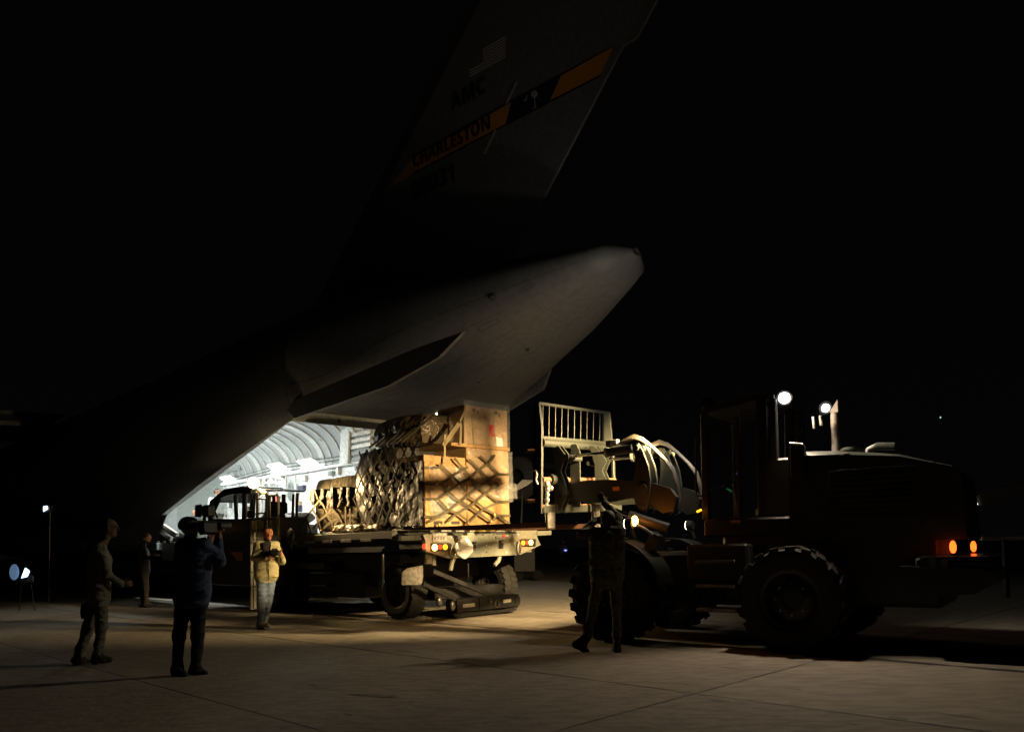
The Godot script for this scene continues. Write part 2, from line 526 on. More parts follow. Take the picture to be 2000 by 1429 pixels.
func fin_px(x: float, y: float) -> Vector3:   # pixel onto the flat port face of the fin
	var p := onp(AT, 0, -0.2, x, y)
	for i in 4: p = onp(AT, 0, fin_x(p.y, p.z) - 0.006, x, y)
	return p
func fin_plate(fn: Node, pts: Array, called: String, m: Material, proud := 0.006) -> void:
	var ps := []
	for q in pts: ps.append(fin_px(q[0], q[1]) + Vector3(-proud + 0.006, 0, 0))
	put(mb().prism(ps, Vector3(0.004, 0, 0)), called, m, fn)
func build_aircraft() -> void:
	var ac := thing("cargo_aircraft", AT, "huge grey cargo aircraft with open lit rear ramp and orange striped tail fin", "aircraft")
	# fuselage skin
	var f := mb()
	for part in [[-49.0, -13.4, 30, 0], [-13.4, -4.62, 16, 1], [-4.599, 3.35, 26, 0]]:
		var rows := []
		for j in part[2] + 1:
			var z: float = lerpf(part[0], part[1], float(j) / part[2])
			var lim := sill_angle(z) if part[3] == 1 else PI
			var row := []
			for i in 57: row.append(skin_pt(z, lerpf(-lim, lim, i / 56.0)))
			rows.append(row)
		f.grid(rows, Vector3.ZERO, true)
	var fus := put(f, "fuselage", M.skin_paint, ac)
	# inner lining of the bay, with the edge strip that closes skin and lining
	var rows := []
	var edge := mb()
	var edge2 := mb()
	var prev := []
	for j in 29:
		var z := lerpf(-32.0, -4.9, j / 28.0)
		var w := minf(2.74, sec(z)[0] - 0.22)
		var yb := 1.7 if z < -13.4 else sill(z) + 0.02
		var yc := lerpf(5.8, 6.5, smoothstep(-14.0, -5.0, z))
		var row := []
		for i in 41:
			var t := i / 40.0
			if t < 0.2: row.append(Vector3(w, lerpf(yb, maxf(yb, 4.1), t / 0.2), z))
			elif t > 0.8: row.append(Vector3(-w, lerpf(maxf(yb, 4.1), yb, (t - 0.8) / 0.2), z))
			else:
				var a := PI * (t - 0.2) / 0.6
				var b0 := maxf(yb, 4.1)
				row.append(Vector3(w * signf(cos(a)) * pow(absf(cos(a)), 0.8), b0 + (yc - b0) * pow(maxf(0.0, sin(a)), 0.8), z))
		rows.append(row)
		if z >= -13.4:
			var lim := sill_angle(z)
			var now := [skin_pt(z, lim), row[0], skin_pt(z, -lim), row[40]]
			if prev.size():
				edge.quad(prev[0], now[0], now[1], prev[1], Vector3.DOWN); edge2.quad(prev[2], now[2], now[3], prev[3], Vector3.DOWN)
			prev = now
	put(edge, "opening_edge", M.lining_grey, fus)
	put(edge2, "opening_edge", M.lining_grey, fus)
	var li := put(mb().grid(rows, Vector3.DOWN), "bay_lining", M.quilt, ac)
	# end walls of the bay
	put(mb().bb(Vector3(-2.75, 1.6, -32.15), Vector3(2.75, 5.9, -32.0)), "forward_bulkhead", M.lining_grey, ac)
	var cap := []
	for i in 41: cap.append(rows[28][i])
	put(mb().prism(cap, Vector3(0, 0, 0.06)), "aft_bulkhead", M.lining_grey, ac)
	put(mb().bb(Vector3(-2.74, 1.5, -32), Vector3(2.74, 1.72, -13.5)), "cargo_floor", M.lining_grey, ac)
	# ramp lowered level with the floor, its hinge and toes
	var rp := put(mb().prism([Vector3(-2.6, 1.72, -13.44), Vector3(-2.6, 1.72, -8.9), Vector3(-2.6, 1.58, -8.6), Vector3(-2.6, 1.3, -9.0), Vector3(-2.6, 1.15, -13.44)], Vector3(5.2, 0, 0)), "ramp", M.skin_paint, ac)
	for k in 5: put(mb().bb(Vector3(-2.4 + k * 1.05, 1.722, -13.3), Vector3(-1.9 + k * 1.05, 1.74, -9.1)), "roller_track", M.alum, rp)
	for k in 2: put(mb().beam(onp(AT, 0, -2.55, 304 + k * 16, 1031 - k * 4), onp(AT, 0, -2.55, 334 + k * 12, 1052 - k * 8), 0.1, 0.12), "ramp_toe", M.alum, rp)
	for k in 2: put(mb().tube([onp(AT, 0, -2.6, 274, 1052), onp(AT, 0, -2.6, 275, 1028), onp(AT, 0, -2.6, 268, 1018)], 0.035, 8) if k == 0 else mb().tube([Vector3(2.6, 1.72, -12), Vector3(2.6, 3.0, -9.5)], 0.05, 8), "ramp_strut", M.alum, rp)
	for k in 9: put(mb().box(onp(AT, 0, -2.62, 243 + k * 11, 1068 - minf(k, 4) * 2.5), Vector3(0.05, 0.07, 0.16)), "tie_down", M.steel, rp)
	# ribs on the right wall and ceiling
	for k in 22:
		var z := -20.4 + 0.6 * k
		if z > -7.0: break
		var w := minf(2.74, sec(z)[0] - 0.22)
		var yb := 1.7 if z < -13.4 else sill(z) + 0.02
		var yc := lerpf(5.8, 6.5, smoothstep(-14.0, -5.0, z))
		var b0 := maxf(yb, 4.1)
		var b := mb()
		var last := Vector3.ZERO
		for i in 15:
			var a := PI * 0.62 * i / 14.0
			var p := Vector3(w * signf(cos(a)) * pow(absf(cos(a)), 0.8) - 0.03 * cos(a), b0 + (yc - b0) * pow(maxf(0.0, sin(a)), 0.8) - 0.03 * sin(a), z)
			if i == 0: b.beam(Vector3(w - 0.03, maxf(yb, 3.9), z), p, 0.07, 0.06, Vector3.LEFT)
			else: b.beam(last, p, 0.05 if k % 4 != 1 else 0.3, 0.06, Vector3(-cos(a), -sin(a), 0))
			last = p
		put(b, "rib", M.rib, li)
	# smooth lower wall panels and the step under the curved ceiling
	for k in 7:
		var z := -20.6 + 1.75 * k
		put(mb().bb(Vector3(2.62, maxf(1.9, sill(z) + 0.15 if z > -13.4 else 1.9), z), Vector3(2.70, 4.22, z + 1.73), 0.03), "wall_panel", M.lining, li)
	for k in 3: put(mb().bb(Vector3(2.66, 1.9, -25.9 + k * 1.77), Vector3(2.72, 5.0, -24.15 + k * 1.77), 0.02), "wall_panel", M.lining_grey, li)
	var shelf := put(mb().beam(Vector3(2.55, 4.28, -20.5), Vector3(2.55, 4.28, -9.3), 0.3, 0.1), "duct", M.lining, li)
	# oval openings, a vent disc, equipment panels
	for q in [[567, 960, 0.13, 0.36], [579, 962, 0.1, 0.34]]:
		var c := onp(AT, 0, 2.6, q[0], q[1])
		put(mb().ell(c, Vector3(0.03, q[3], q[2] * 1.9), 20, 10), "oval_port", M.lining_grey, li)
	var vd := onp(AT, 0, 2.35, 629, 853)
	put(mb().cyl(vd, vd + Vector3(-0.06, -0.02, 0), 0.14, 20), "vent_disc", mat(0.12, 0.12, 0.06, 0.6), li)
	for q in [[548, 1007, 553, 985], [546, 1022, 552, 1010], [553, 935, 548, 926], [433, 925, 470, 908], [440, 947, 473, 932]]:
		var a := onp(AT, 0, 2.56, q[0], q[1]); var c := onp(AT, 0, 2.56, q[2], q[3])
		put(mb().bb(Vector3(2.5, a.y, a.z), Vector3(2.6, c.y, c.z)), "equipment_box", M.lining_grey if q[0] < 460 else M.grey_plastic, li)
	for k in 6: put(mb().tube([Vector3(2.5, 4.2 + 0.05 * k, -20), Vector3(2.45, 4.35 + 0.06 * k, -15.5), Vector3(2.5, 4.22 + 0.07 * k, -10)], 0.016, 5), "cable", M.grey_plastic if k % 2 else M.lining, li)
	# clutter on the wall: stowed gear, straps, small panels, stanchions
	var rg := RandomNumberGenerator.new()
	rg.seed = 31
	var gear := [M.grey_plastic, M.lining_grey, M.alum, M.canvas, M.red, M.navy, M.lining_grey, M.strap_tan]
	for k in 46:
		var px := rg.randf_range(415, 668)
		var p := onp(AT, 0, 2.55, px, rg.randf_range(925, 1045) if px < 590 else rg.randf_range(905, 935))
		if p.y < 1.95 or p.y > 4.1: continue
		put(mb().box(p, Vector3(0.14, rg.randf_range(0.08, 0.45), rg.randf_range(0.08, 0.4))), "stowed_gear", gear[k % 8], li)
	for px in [435, 462, 488, 510, 532, 556, 575]:
		var p := onp(AT, 0, 2.45, px, 1000)
		put(mb().cyl(Vector3(2.45, 1.75, p.z), Vector3(2.5, 4.2, p.z), 0.03, 8), "stanchion", M.alum, li)
	# curved lattice of a litter rack
	var lat := put(mb().beam(onp(AT, 0, 2.2, 514, 962), onp(AT, 0, 2.2, 553, 966), 0.07, 0.07), "litter_rack", M.rib, ac)
	for r in 4:
		var y0 := 931 + r * 10.5
		put(mb().tube([onp(AT, 0, 2.2, 513, y0 + 2), onp(AT, 0, 2.2, 530, y0), onp(AT, 0, 2.2, 545, y0 + 3), onp(AT, 0, 2.2, 553, y0 + 7)], 0.05, 6), "rack_bar", M.rib, lat)
	for c in 4: put(mb().cyl(onp(AT, 0, 2.2, 514 + c * 13, 931 + c * 2), onp(AT, 0, 2.2, 515 + c * 13, 966 + c * 2), 0.05, 6), "rack_bar", M.rib, lat)
	# louvred panel and frames by the aft corner
	var lp := put(mb().bb(Vector3(2.42, 4.0, -10.2), Vector3(2.5, 6.0, -8.2)), "louvre_frame", M.lining_grey, ac)
	for k in 6:
		var a := onp(AT, 0, 2.36, 687, 838 + 12 * k); var c := onp(AT, 0, 2.36, 724, 831 + 12 * k)
		put(mb().beam(a, c, 0.05, 0.13), "louvre", M.alum if k < 4 else M.lining_grey, lp)
	put(mb().beam(onp(AT, 0, 2.3, 672, 905), onp(AT, 0, 2.3, 676, 826), 0.5, 0.08, Vector3.LEFT), "frame_post", M.lining, li)
	put(mb().beam(onp(AT, 0, 2.2, 744, 870), onp(AT, 0, 2.2, 745, 815), 0.14, 0.14), "frame_post", M.steel, li)
	put(mb().beam(onp(AT, 0, 2.0, 758, 880), onp(AT, 0, 2.0, 778, 805), 0.3, 0.1), "frame_post", M.lining_grey, li)
	# bay lamps: glowing panels on the right wall and their mates on the left, plus small aft floods
	for q in [[541, 912, 2.42], [601, 904, 2.42], [446, 936, 2.42]]:
		var c := onp(AT, 0, q[2], q[0], q[1])
		var B := Basis(Vector3.BACK, -0.5)
		var h := put(mb().box(c + B * Vector3(0, 0.05, 0), Vector3(0.42, 0.06, 1.05), B), "bay_lamp", M.rib, ac)
		put(mb().box(c, Vector3(0.38, 0.03, 0.98), B), "lamp_panel", M.glow_bay, h)
		area(li, Transform3D(Basis(Vector3.RIGHT, -PI / 2).rotated(Vector3.BACK, -0.5), c + B * Vector3(0, -0.04, 0)), Vector2(0.36, 0.95), 25.0, Color(0.98, 1.0, 0.97))
	for z in [-19.0, -15.5, -12.0, -26.0]:
		var B := Basis(Vector3.BACK, 0.5)
		var c := Vector3(-2.35, 4.75, z)
		var h := put(mb().box(c + B * Vector3(0, 0.05, 0), Vector3(0.42, 0.06, 1.05), B), "bay_lamp", M.rib, ac)
		put(mb().box(c, Vector3(0.38, 0.03, 0.98), B), "lamp_panel", M.glow_bay, h)
		area(li, Transform3D(Basis(Vector3.RIGHT, -PI / 2).rotated(Vector3.BACK, 0.5), c + B * Vector3(0, -0.04, 0)), Vector2(0.36, 0.95), 25.0, Color(0.98, 1.0, 0.97))
	for q in [[735, 832, 2.0], [854, 804, 0.6]]:
		var c := onp(AT, 0, q[2], q[0], q[1])
		put(mb().ell(c, Vector3.ONE * 0.07), "loading_lamp", M.glow_warm, li)
		omni(li, c + Vector3(0, 0, 0.0), 0.7, Color(1, 0.8, 0.5), 0.06)
	var wp := onp(AT, 0, 1.6, 949, 776)
	put(mb().box(wp, Vector3(0.08, 0.2, 0.3)), "loading_lamp", M.glow_white, li)
	# tail fin: flat sided wedge behind its thickest line
	var fin := mb()
	var fr := []
	for j in 12:
		var y := lerpf(7.0, 16.4, j / 11.0)
		var te := fin_te(y)
		var ch := lerpf(9.6, 6.6, j / 11.0)
		var zm := maxf(te - 8.0, te - ch * 0.82)
		var hx := -fin_x(y, zm)
		var le := te - ch
		fr.append([Vector3(0.03, y, te), Vector3(hx, y, zm), Vector3(hx * 0.75, y, lerpf(zm, le, 0.6)), Vector3(0.0, y, le), Vector3(-hx * 0.75, y, lerpf(zm, le, 0.6)), Vector3(-hx, y, zm), Vector3(-0.03, y, te), Vector3(0.03, y, te)])
	for j in 11:
		for i in 7:
			var a: Vector3 = fr[j][i]; var b: Vector3 = fr[j][i + 1]; var c: Vector3 = fr[j + 1][i + 1]; var d: Vector3 = fr[j + 1][i]
			var o := Vector3((a.x + b.x) , 0, 0.2 if i == 6 else 0.0)
			if i == 2 or i == 3: o.z = -0.3
			fin.quad(a, b, c, d, o)
	var fn := put(fin, "tail_fin", M.skin_paint, ac)
	# upper rudder stands proud of the lower one
	put(mb().prism([Vector3(-0.028, 11.02, fin_te(11.02) - 0.3), Vector3(-0.028, 11.02, fin_te(11.02) + 0.34), Vector3(-0.028, 16.3, fin_te(16.3) + 0.34), Vector3(-0.028, 16.3, fin_te(16.3) - 0.3)], Vector3(0.056, 0, 0)), "upper_rudder", M.skin_paint, fn)
	put(mb().prism([Vector3(-11, 16.35, fin_te(16.4) - 1.5), Vector3(0, 16.35, fin_te(16.4) - 6.8), Vector3(11, 16.35, fin_te(16.4) - 1.5), Vector3(11, 16.35, fin_te(16.4) + 0.6), Vector3(0, 16.35, fin_te(16.4)), Vector3(-11, 16.35, fin_te(16.4) + 0.6)], Vector3(0, 0.35, 0)), "horizontal_stabiliser", M.skin_paint, ac)
	fin_plate(fn, [[1197.6, 91], [1095.7, 148], [1073.9, 196.5], [1172, 147]], "orange_band", M.orange)
	fin_plate(fn, [[1095.7, 148], [999, 198], [986.5, 244], [1073.9, 196.5]], "navy_band", M.navy)
	fin_plate(fn, [[999, 198], [804.6, 309], [761, 366], [804.6, 340], [986.5, 244]], "orange_band", M.orange)
	fin_plate(fn, [[1200, 89], [999, 196], [804, 306], [804, 309.5], [999, 199], [1197, 92]], "band_border", M.black, 0.011)
	fin_plate(fn, [[1172, 146], [986.5, 243], [804.6, 338.5], [804.6, 342], [986.5, 246], [1172, 149.5]], "band_border", M.black, 0.011)
	fin_plate(fn, [[1008, 158], [1011, 162], [991, 203], [987, 203]], "hinge_highlight", M.mark, 0.014)  # pale plates paint the highlight along the rudder hinge
	fin_plate(fn, [[966, 254], [970, 254], [949, 301], [943, 301]], "hinge_highlight", M.mark, 0.014)
	# stripes of the flag: the upper ones start behind the dark canton
	for k in 8:
		var yr := 71.0 + k * 5.4
		var xl := 943.0 if k < 5 else 917.0
		var yl := yr + (987.0 - xl) * 0.562
		fin_plate(fn, [[987, yr], [xl, yl], [xl, yl + 2.0], [987, yr + 2.0]], "flag_stripe", M.white)
	# palm tree and crescent emblem
	var tree := []
	for k in 16:
		var a := TAU * k / 16.0
		var r := 1.0 if k % 2 == 0 else 0.75
		tree.append([1044.0 + cos(a) * 7.2 * r + sin(a) * 1.5, 184.0 + sin(a) * 8.2 * r - cos(a) * 2.0])
	fin_plate(fn, tree, "palm_emblem", M.mark, 0.012)
	fin_plate(fn, [[1043.2, 190], [1045, 190], [1046.2, 208], [1049, 209], [1044.5, 211], [1040, 213], [1044.5, 208]], "palm_emblem", M.mark, 0.0125)
	fin_plate(fn, [[1027, 185], [1029.5, 187], [1030.3, 191], [1028, 196], [1024.5, 197.6], [1021.5, 196], [1025.5, 195], [1028.3, 191], [1028.2, 188]], "crescent_emblem", M.mark, 0.012)
	for q in [["CHARLESTON", 808, 333, 0.31, M.black, -0.05], ["AMC", 884, 222, 0.38, M.black, -0.08], ["08031", 808, 398, 0.42, M.black, -0.06]]:
		var t := TextMesh.new()
		var sf := SystemFont.new()
		sf.font_names = PackedStringArray(["Droid Sans"])
		sf.font_weight = 700
		t.font = sf; t.text = q[0]; t.font_size = 64; t.pixel_size = q[3] / 47.0; t.depth = 0.004; t.horizontal_alignment = HORIZONTAL_ALIGNMENT_LEFT
		t.vertical_alignment = VERTICAL_ALIGNMENT_BOTTOM
		var o := put(t, "lettering", q[4], fn)
		var u := Vector3(0.065, 0, 1).normalized()
		var nn := u.cross(Vector3(-0.0627, 1, 0)).normalized()
		o.transform = Transform3D(Basis(u, nn.cross(u), nn), fin_px(q[1], q[2]) + Vector3(-0.016, q[5], 0))
	# belly strakes
	var sl := pxs(AT, 0, -2.85, [[556, 791], [580, 817], [763, 754], [860, 700], [910, 649], [820, 680]])
	put(mb().prism(sl, Vector3(-0.07, 0, 0)), "strake", M.skin_paint, fus)
	var sr := pxs(AT, 0, 1.9, [[1086, 686], [1060, 760], [990, 803], [925, 815], [960, 770]])
	put(mb().prism(sr, Vector3(0.07, 0, 0)), "strake", M.skin_paint, fus)
	# small drains, lamps and access panels on the tail cone
	for q in [[962, 580, 0.07], [1030, 682, 0.05], [935, 746, 0.03], [661, 822, 0.06]]:
		var d := AT.affine_inverse().basis * ray(q[0], q[1])
		var o := AT.affine_inverse() * EYE
		var t := 10.0
		while t < 30.0:
			var p := o + d * t
			var s := sec(p.z)
			if p.z > -8.0 and p.z < 3.3 and absf(p.x) < s[0]:
				var cosv: float = pow(maxf(0.0, 1.0 - pow(absf(p.x) / s[0], s[5])), 1.0 / s[5])
				if p.y > s[1] - (s[1] - s[3]) * cosv: break
			t += 0.02
		put(mb().ell(o + d * (t - 0.01), Vector3(q[2], q[2], q[2]), 10, 6), "drain_mast", M.seam, fus)
	# panel seams round the tail cone
	for z in [-3.2, -1.6, 0.2, 1.6]:
		var path := []
		for i in 41: path.append(skin_pt(z, lerpf(-PI, PI, i / 40.0)) + Vector3(0, 0, 0))
		put(mb().tube(path, 0.003, 4), "panel_seam", M.seam, fus)
	for th in [PI * 0.55, PI * 0.68, PI * 0.82, PI]:
		for sg in [-1.0, 1.0]:
			var path := []
			for i in 21: path.append(skin_pt(lerpf(-4.5, 2.6, i / 20.0), th * sg))
			put(mb().tube(path, 0.0035, 4), "panel_seam", M.seam, fus)
	# access hatches on the belly
	for q in [[-2.4, -PI * 0.86, 0.35], [-0.3, -PI * 0.9, 0.28], [0.6, -PI * 0.72, 0.22], [-3.4, -PI * 0.95, 0.4], [1.6, -PI * 0.6, 0.16], [-1.4, -PI * 0.66, 0.3]]:
		var path := []
		for k in 17:
			var a := TAU * k / 16.0
			path.append(skin_pt(q[0] + clampf(cos(a) * 1.3, -1, 1) * q[2], q[1] + clampf(sin(a) * 1.3, -1, 1) * q[2] * 0.22))
		put(mb().tube(path, 0.005, 4), "access_hatch", M.seam, fus)
	# wing, engines, landing gear: mostly lost in the dark
	for sx in [-1.0, 1.0]:
		var wr := []
		for k in 6:
			var t := k / 5.0
			var x: float = sx * lerpf(2.5, 25.5, t)
			var le := lerpf(-35.0, -23.0, t); var c := lerpf(10.5, 3.2, t)
			var y := lerpf(7.3, 6.2, t)
			wr.append([Vector3(x, y, le), Vector3(x, y + 0.09 * c * 0.7, le + c * 0.35), Vector3(x, y, le + c), Vector3(x, y - 0.06 * c * 0.7, le + c * 0.4), Vector3(x, y, le)])
		var w := put(mb().grid(wr, Vector3.ZERO, true), "wing", M.skin_paint, ac)
		put(mb().beam(Vector3(sx * 4.0, 6.85, -24.2), Vector3(sx * 17.0, 6.2, -21.7), 1.3, 0.2, Vector3(0, 1, 0.35)), "flap", M.skin_paint, w)
		for e in [[7.55, 4.75, -17.0], [14.0, 4.6, -14.0]]:
			var c := Vector3(sx * e[0], e[1], e[2])
			var TE := Transform3D(Basis(Vector3(0, 0, 1), Vector3(0, 1, 0), Vector3(-1, 0, 0)), c)
			var n := put(mb().lathe([[0.45, -0.3], [0.95, -0.05], [1.0, 0.0], [1.18, -1.6], [1.42, -3.6], [1.3, -5.4], [1.2, -5.5], [1.15, -5.0]], TE, 28), "engine_nacelle", M.skin_paint, ac)
			put(mb().lathe([[0.93, -0.05], [0.93, 0.03], [1.01, 0.03], [1.01, -0.05]], TE, 36), "exhaust_rim", M.alum, n)
			put(mb().beam(c + Vector3(0, 1.0, -3), c + Vector3(0, 2.6, -5.5), 0.3, 2.4), "pylon", M.skin_paint, n)
		var g := put(mb().ell(Vector3(sx * 3.2, 1.8, -24), Vector3(0.6, 0.8, 5.0), 16, 12), "gear_pod", M.skin_paint, ac)
		for z in [-25.0, -21.5]:
			put(mb().cyl(Vector3(sx * 2.4, 0.6, z), Vector3(sx * 3.5, 0.6, z), 0.61, 24), "gear_wheel", M.rubber, g)
			put(mb().cyl(Vector3(sx * 3.2, 0.6, z), Vector3(sx * 3.2, 1.6, z), 0.14, 10), "gear_strut", M.steel, g)
	put(mb().cyl(Vector3(-0.5, 0.45, -42), Vector3(0.5, 0.45, -42), 0.45, 20).cyl(Vector3(0, 0.5, -42), Vector3(0, 1.8, -42), 0.1), "nose_gear", M.rubber, ac)

# ================= loader
func lp(x: float, y: float, dx := 0.0) -> Vector3: return onp(LT, 0, -0.45, x, y) + Vector3(dx, 0, 0)
func wheel(parent: Node3D, c: Vector3, r: float, w: float, lugs: int, rimm: Material, called := "wheel", lh := 0.075) -> Node3D:
	var o := Node3D.new()
	o.name = called
	parent.add_child(o, true)
	o.position = c
	var T := Transform3D(Basis.IDENTITY, Vector3.ZERO)
	var h := w * 0.5
	var t := mb().lathe([[r * 0.56, -h * 0.75], [r * 0.6, -h * 0.95], [r * 0.8, -h], [r * 0.93, -h * 0.92], [r * 0.965, -h * 0.7], [r * 0.965, h * 0.7], [r * 0.93, h * 0.92], [r * 0.8, h], [r * 0.6, h * 0.95], [r * 0.56, h * 0.75]], T, 40)
	for k in lugs:
		for s in [-1.0, 1.0]:
			var a: float = TAU * (k + (0.5 if s > 0 else 0.0)) / lugs
			var e := Vector3(0, cos(a), sin(a)); var d := Vector3(0, -sin(a), cos(a))
			var B := Basis(Vector3.RIGHT * 0.94 + d * 0.34 * s, e, (d * 0.94 - Vector3.RIGHT * 0.34 * s))
			t.box(e * (r * 0.972) + Vector3(s * h * 0.52, 0, 0), Vector3(h * (1.0 if lugs < 26 else 1.02), r * (0.075 if lugs < 26 else 0.03), TAU * r / lugs * (0.55 if lugs < 26 else 0.85)), B.orthonormalized())
	put(t, "tyre", M.rubber, o)
	put(mb().lathe([[0.0, -h * 0.35], [r * 0.2, -h * 0.35], [r * 0.2, -h * 0.5], [r * 0.42, -h * 0.3], [r * 0.5, -h * 0.7], [r * 0.58, -h * 0.8], [r * 0.58, h * 0.8], [r * 0.5, h * 0.7], [r * 0.42, h * 0.3], [0.0, h * 0.35]], T, 28), "rim", rimm, o)
	var bolts := mb()
	for k in 8: bolts.cyl(Vector3(-h * 0.5, cos(TAU * k / 8) * r * 0.3, sin(TAU * k / 8) * r * 0.3), Vector3(-h * 0.3, cos(TAU * k / 8) * r * 0.3, sin(TAU * k / 8) * r * 0.3), 0.018, 6)
	put(bolts, "wheel_nuts", M.steel, o)
	return o
func build_loader() -> void:
	var ld := thing("cargo_loader", LT, "dark green aircraft cargo loader with raised deck, cab and lit floodlight", "loader")
	var ZR := 0.53
	# deck with rollers, side rail, chassis, legs
	var dk := put(mb().bb(Vector3(0.08, 1.45, 0.40), Vector3(3.02, 1.68, -8.1), 0.02), "deck", M.chassis, ld)
	for k in 24: put(mb().cyl(Vector3(0.35, 1.69, 0.2 - k * 0.34), Vector3(2.75, 1.69, 0.2 - k * 0.34), 0.03, 8), "roller", M.steel, dk)
	var a := onp(LT, 0, 0.0, 764, 1037); var b := onp(LT, 0, 0.0, 764, 1052)
	put(mb().bb(Vector3(-0.02, b.y, a.z), Vector3(0.10, a.y, -7.9), 0.01), "side_rail", M.chassis, ld)
	put(mb().bb(Vector3(-0.03, b.y - 0.02, a.z + 0.005), Vector3(0.11, a.y + 0.01, a.z + 0.05)), "rail_end", M.green, ld)
	var far_rail := put(mb().bb(Vector3(3.02, 1.5, 0.3), Vector3(3.12, 1.78, -7.9)), "side_rail", M.chassis, ld)
	for k in 9: put(mb().bb(Vector3(-0.04, b.y - 0.04, -1.2 - k * 0.75), Vector3(-0.02, b.y + 0.02, -1.6 - k * 0.75)), "rail_bracket", M.steel, ld)
	# reflective side strip: grey, white, beige
	for q in [[767, 783.5, M.grey_plastic], [784, 810, M.white], [810.5, 827, M.alum]]:
		var p := pxs(LT, 0, -0.01, [[q[0], 1056.2 - (q[0] - 767) * 0.03], [q[1], 1056.2 - (q[1] - 767) * 0.03], [q[1], 1046.8 - (q[1] - 767) * 0.03], [q[0], 1046.8 - (q[0] - 767) * 0.03]])
		put(mb().prism(p, Vector3(0.03, 0, 0)), "side_strip", q[2], ld)
	put(mb().bb(Vector3(0.02, 1.36, 0.4), Vector3(0.1, 1.5, -0.35)), "deck_frame", M.chassis, ld)
	put(mb().bb(Vector3(0.42, 0.75, -0.9), Vector3(2.7, 1.3, -8.2), 0.03), "chassis", M.frame_black, ld)
	put(mb().bb(Vector3(0.3, 0.35, -2.0), Vector3(2.8, 0.9, -6.2), 0.03), "engine_box", M.frame_black, ld)
	put(mb().bb(Vector3(0.12, 0.95, -3.3), Vector3(0.4, 1.12, -5.1), 0.02), "step", M.chassis, ld)
	for k in 3: put(mb().bb(Vector3(0.1, 0.3 + 0.28 * k, -3.2), Vector3(0.4, 0.34 + 0.28 * k, -3.9)), "step", M.steel, ld)
	for s in [0, 1]:
		for q in [[-0.6, -4.6, 1.35, 0.45], [-4.6, -0.6, 1.35, 0.45]]: put(mb().beam(Vector3(0.75 + s * 1.6, q[2] if q[0] > -2 else 0.5, q[0]), Vector3(0.75 + s * 1.6, 0.5 if q[0] > -2 else 1.35, q[1]), 0.1, 0.18), "scissor_arm", M.chassis, ld)
	# wheels
	var wr := 0.55
	for q in [[0.22, -0.5], [2.75, -0.6]]: wheel(ld, Vector3(q[0], wr, q[1]), wr, 0.36, 26, M.frame_black)
	for q in [[0.22, -4.9], [2.75, -4.9]]: wheel(ld, Vector3(q[0], wr, q[1]), wr, 0.36, 26, M.frame_black)
	# mudguard flap in front of the near rear wheel
	put(mb().prism(pxs(LT, 2, 0.42, [[797, 1109], [826, 1104], [826.5, 1125], [824, 1139], [818, 1142], [784, 1142], [786, 1117]]), Vector3(0, 0, -0.03)), "mudguard", M.alum, ld)
	put(mb().tube([onp(LT, 0, 0.02, 748, 1082), onp(LT, 0, 0.02, 749.5, 1142)], 0.028, 10), "hydraulic_rod", M.chrome, ld)
	put(mb().tube([onp(LT, 2, 0.2, 914, 1100), onp(LT, 2, 0.2, 914.5, 1132)], 0.02, 10), "hydraulic_rod", M.chrome, ld)
	# rear bumper plate
	var bp := put(mb().prism(pxs(LT, 2, ZR, [[826.5, 1044], [842, 1042.5], [842, 1041], [873, 1040.5], [873, 1045.5], [885, 1046], [913, 1045], [913, 1040], [926, 1039], [926, 1044], [968, 1041.5], [969, 1045], [1008, 1042], [1008, 1036.5], [1049, 1034.5], [1049, 1048], [1056, 1064.5], [1016, 1083], [879, 1090.5], [831, 1076], [831, 1056]]), Vector3(0, 0, -0.1)), "rear_bumper", M.green_light, ld)
	put(mb().bb(Vector3(0.3, 1.25, ZR - 0.1), Vector3(2.9, 1.6, 0.38)), "bumper_beam", M.green, ld)
	put(mb().prism(pxs(LT, 2, ZR + 0.02, [[1049, 1037], [1077, 1036], [1077, 1044.5], [1050, 1045.5]]), Vector3(0, 0, -0.25)), "deck_guide", M.green_light, ld)
	for q in [[831, 852, 1076, 1104]]:
		put(mb().prism(pxs(LT, 2, ZR - 0.12, [[832, 1076], [843.5, 1080], [843.5, 1101], [832, 1101]]), Vector3(0, 0, -0.05)), "hanger_plate", M.green, ld)
		put(mb().prism(pxs(LT, 2, ZR - 0.16, [[844, 1080], [852, 1083], [851.5, 1104], [844.5, 1104]]), Vector3(0, 0, -0.05)), "hanger_plate", M.green, ld)
	# tail lamps
	for lamp in [[[849, 1069, M.glow_amber_hot, 5.4], [859.5, 1068, M.glow_red, 3.6], [869.5, 1068, M.glow_amber, 4.4]], [[1022, 1060, M.glow_amber, 3.9], [1029.7, 1059.5, M.glow_red, 3.3], [1037, 1059.3, M.glow_amber_hot, 4.8]]]:
		var c0 := onp(LT, 2, ZR, lamp[1][0], lamp[1][1])
		var hs := put(mb().box(c0 + Vector3(0, 0, 0.015), Vector3(0.46, 0.15, 0.04)), "tail_lamp", M.frame_black, ld)
		for q in lamp:
			var c := onp(LT, 2, ZR + 0.05, q[0], q[1])
			var r: float = q[3] / 105.0
			put(mb().ell(c, Vector3(r * 1.25, r * 1.25, 0.03), 14, 8), "lamp_lens", q[2], hs)
		omni(ld, onp(LT, 2, ZR + 0.16, lamp[0 if lamp[0][0] < 900 else 2][0], lamp[0 if lamp[0][0] < 900 else 2][1]), 0.06, Color(1, 0.5, 0.12), 0.04)
	var sl := onp(LT, 0, -0.0, 828.5, 1067)
	put(mb().ell(sl, Vector3(0.03, 0.05, 0.05)), "side_marker_lamp", M.glow_red, bp)
	# white plate with chipped octagon outline
	var oc := []
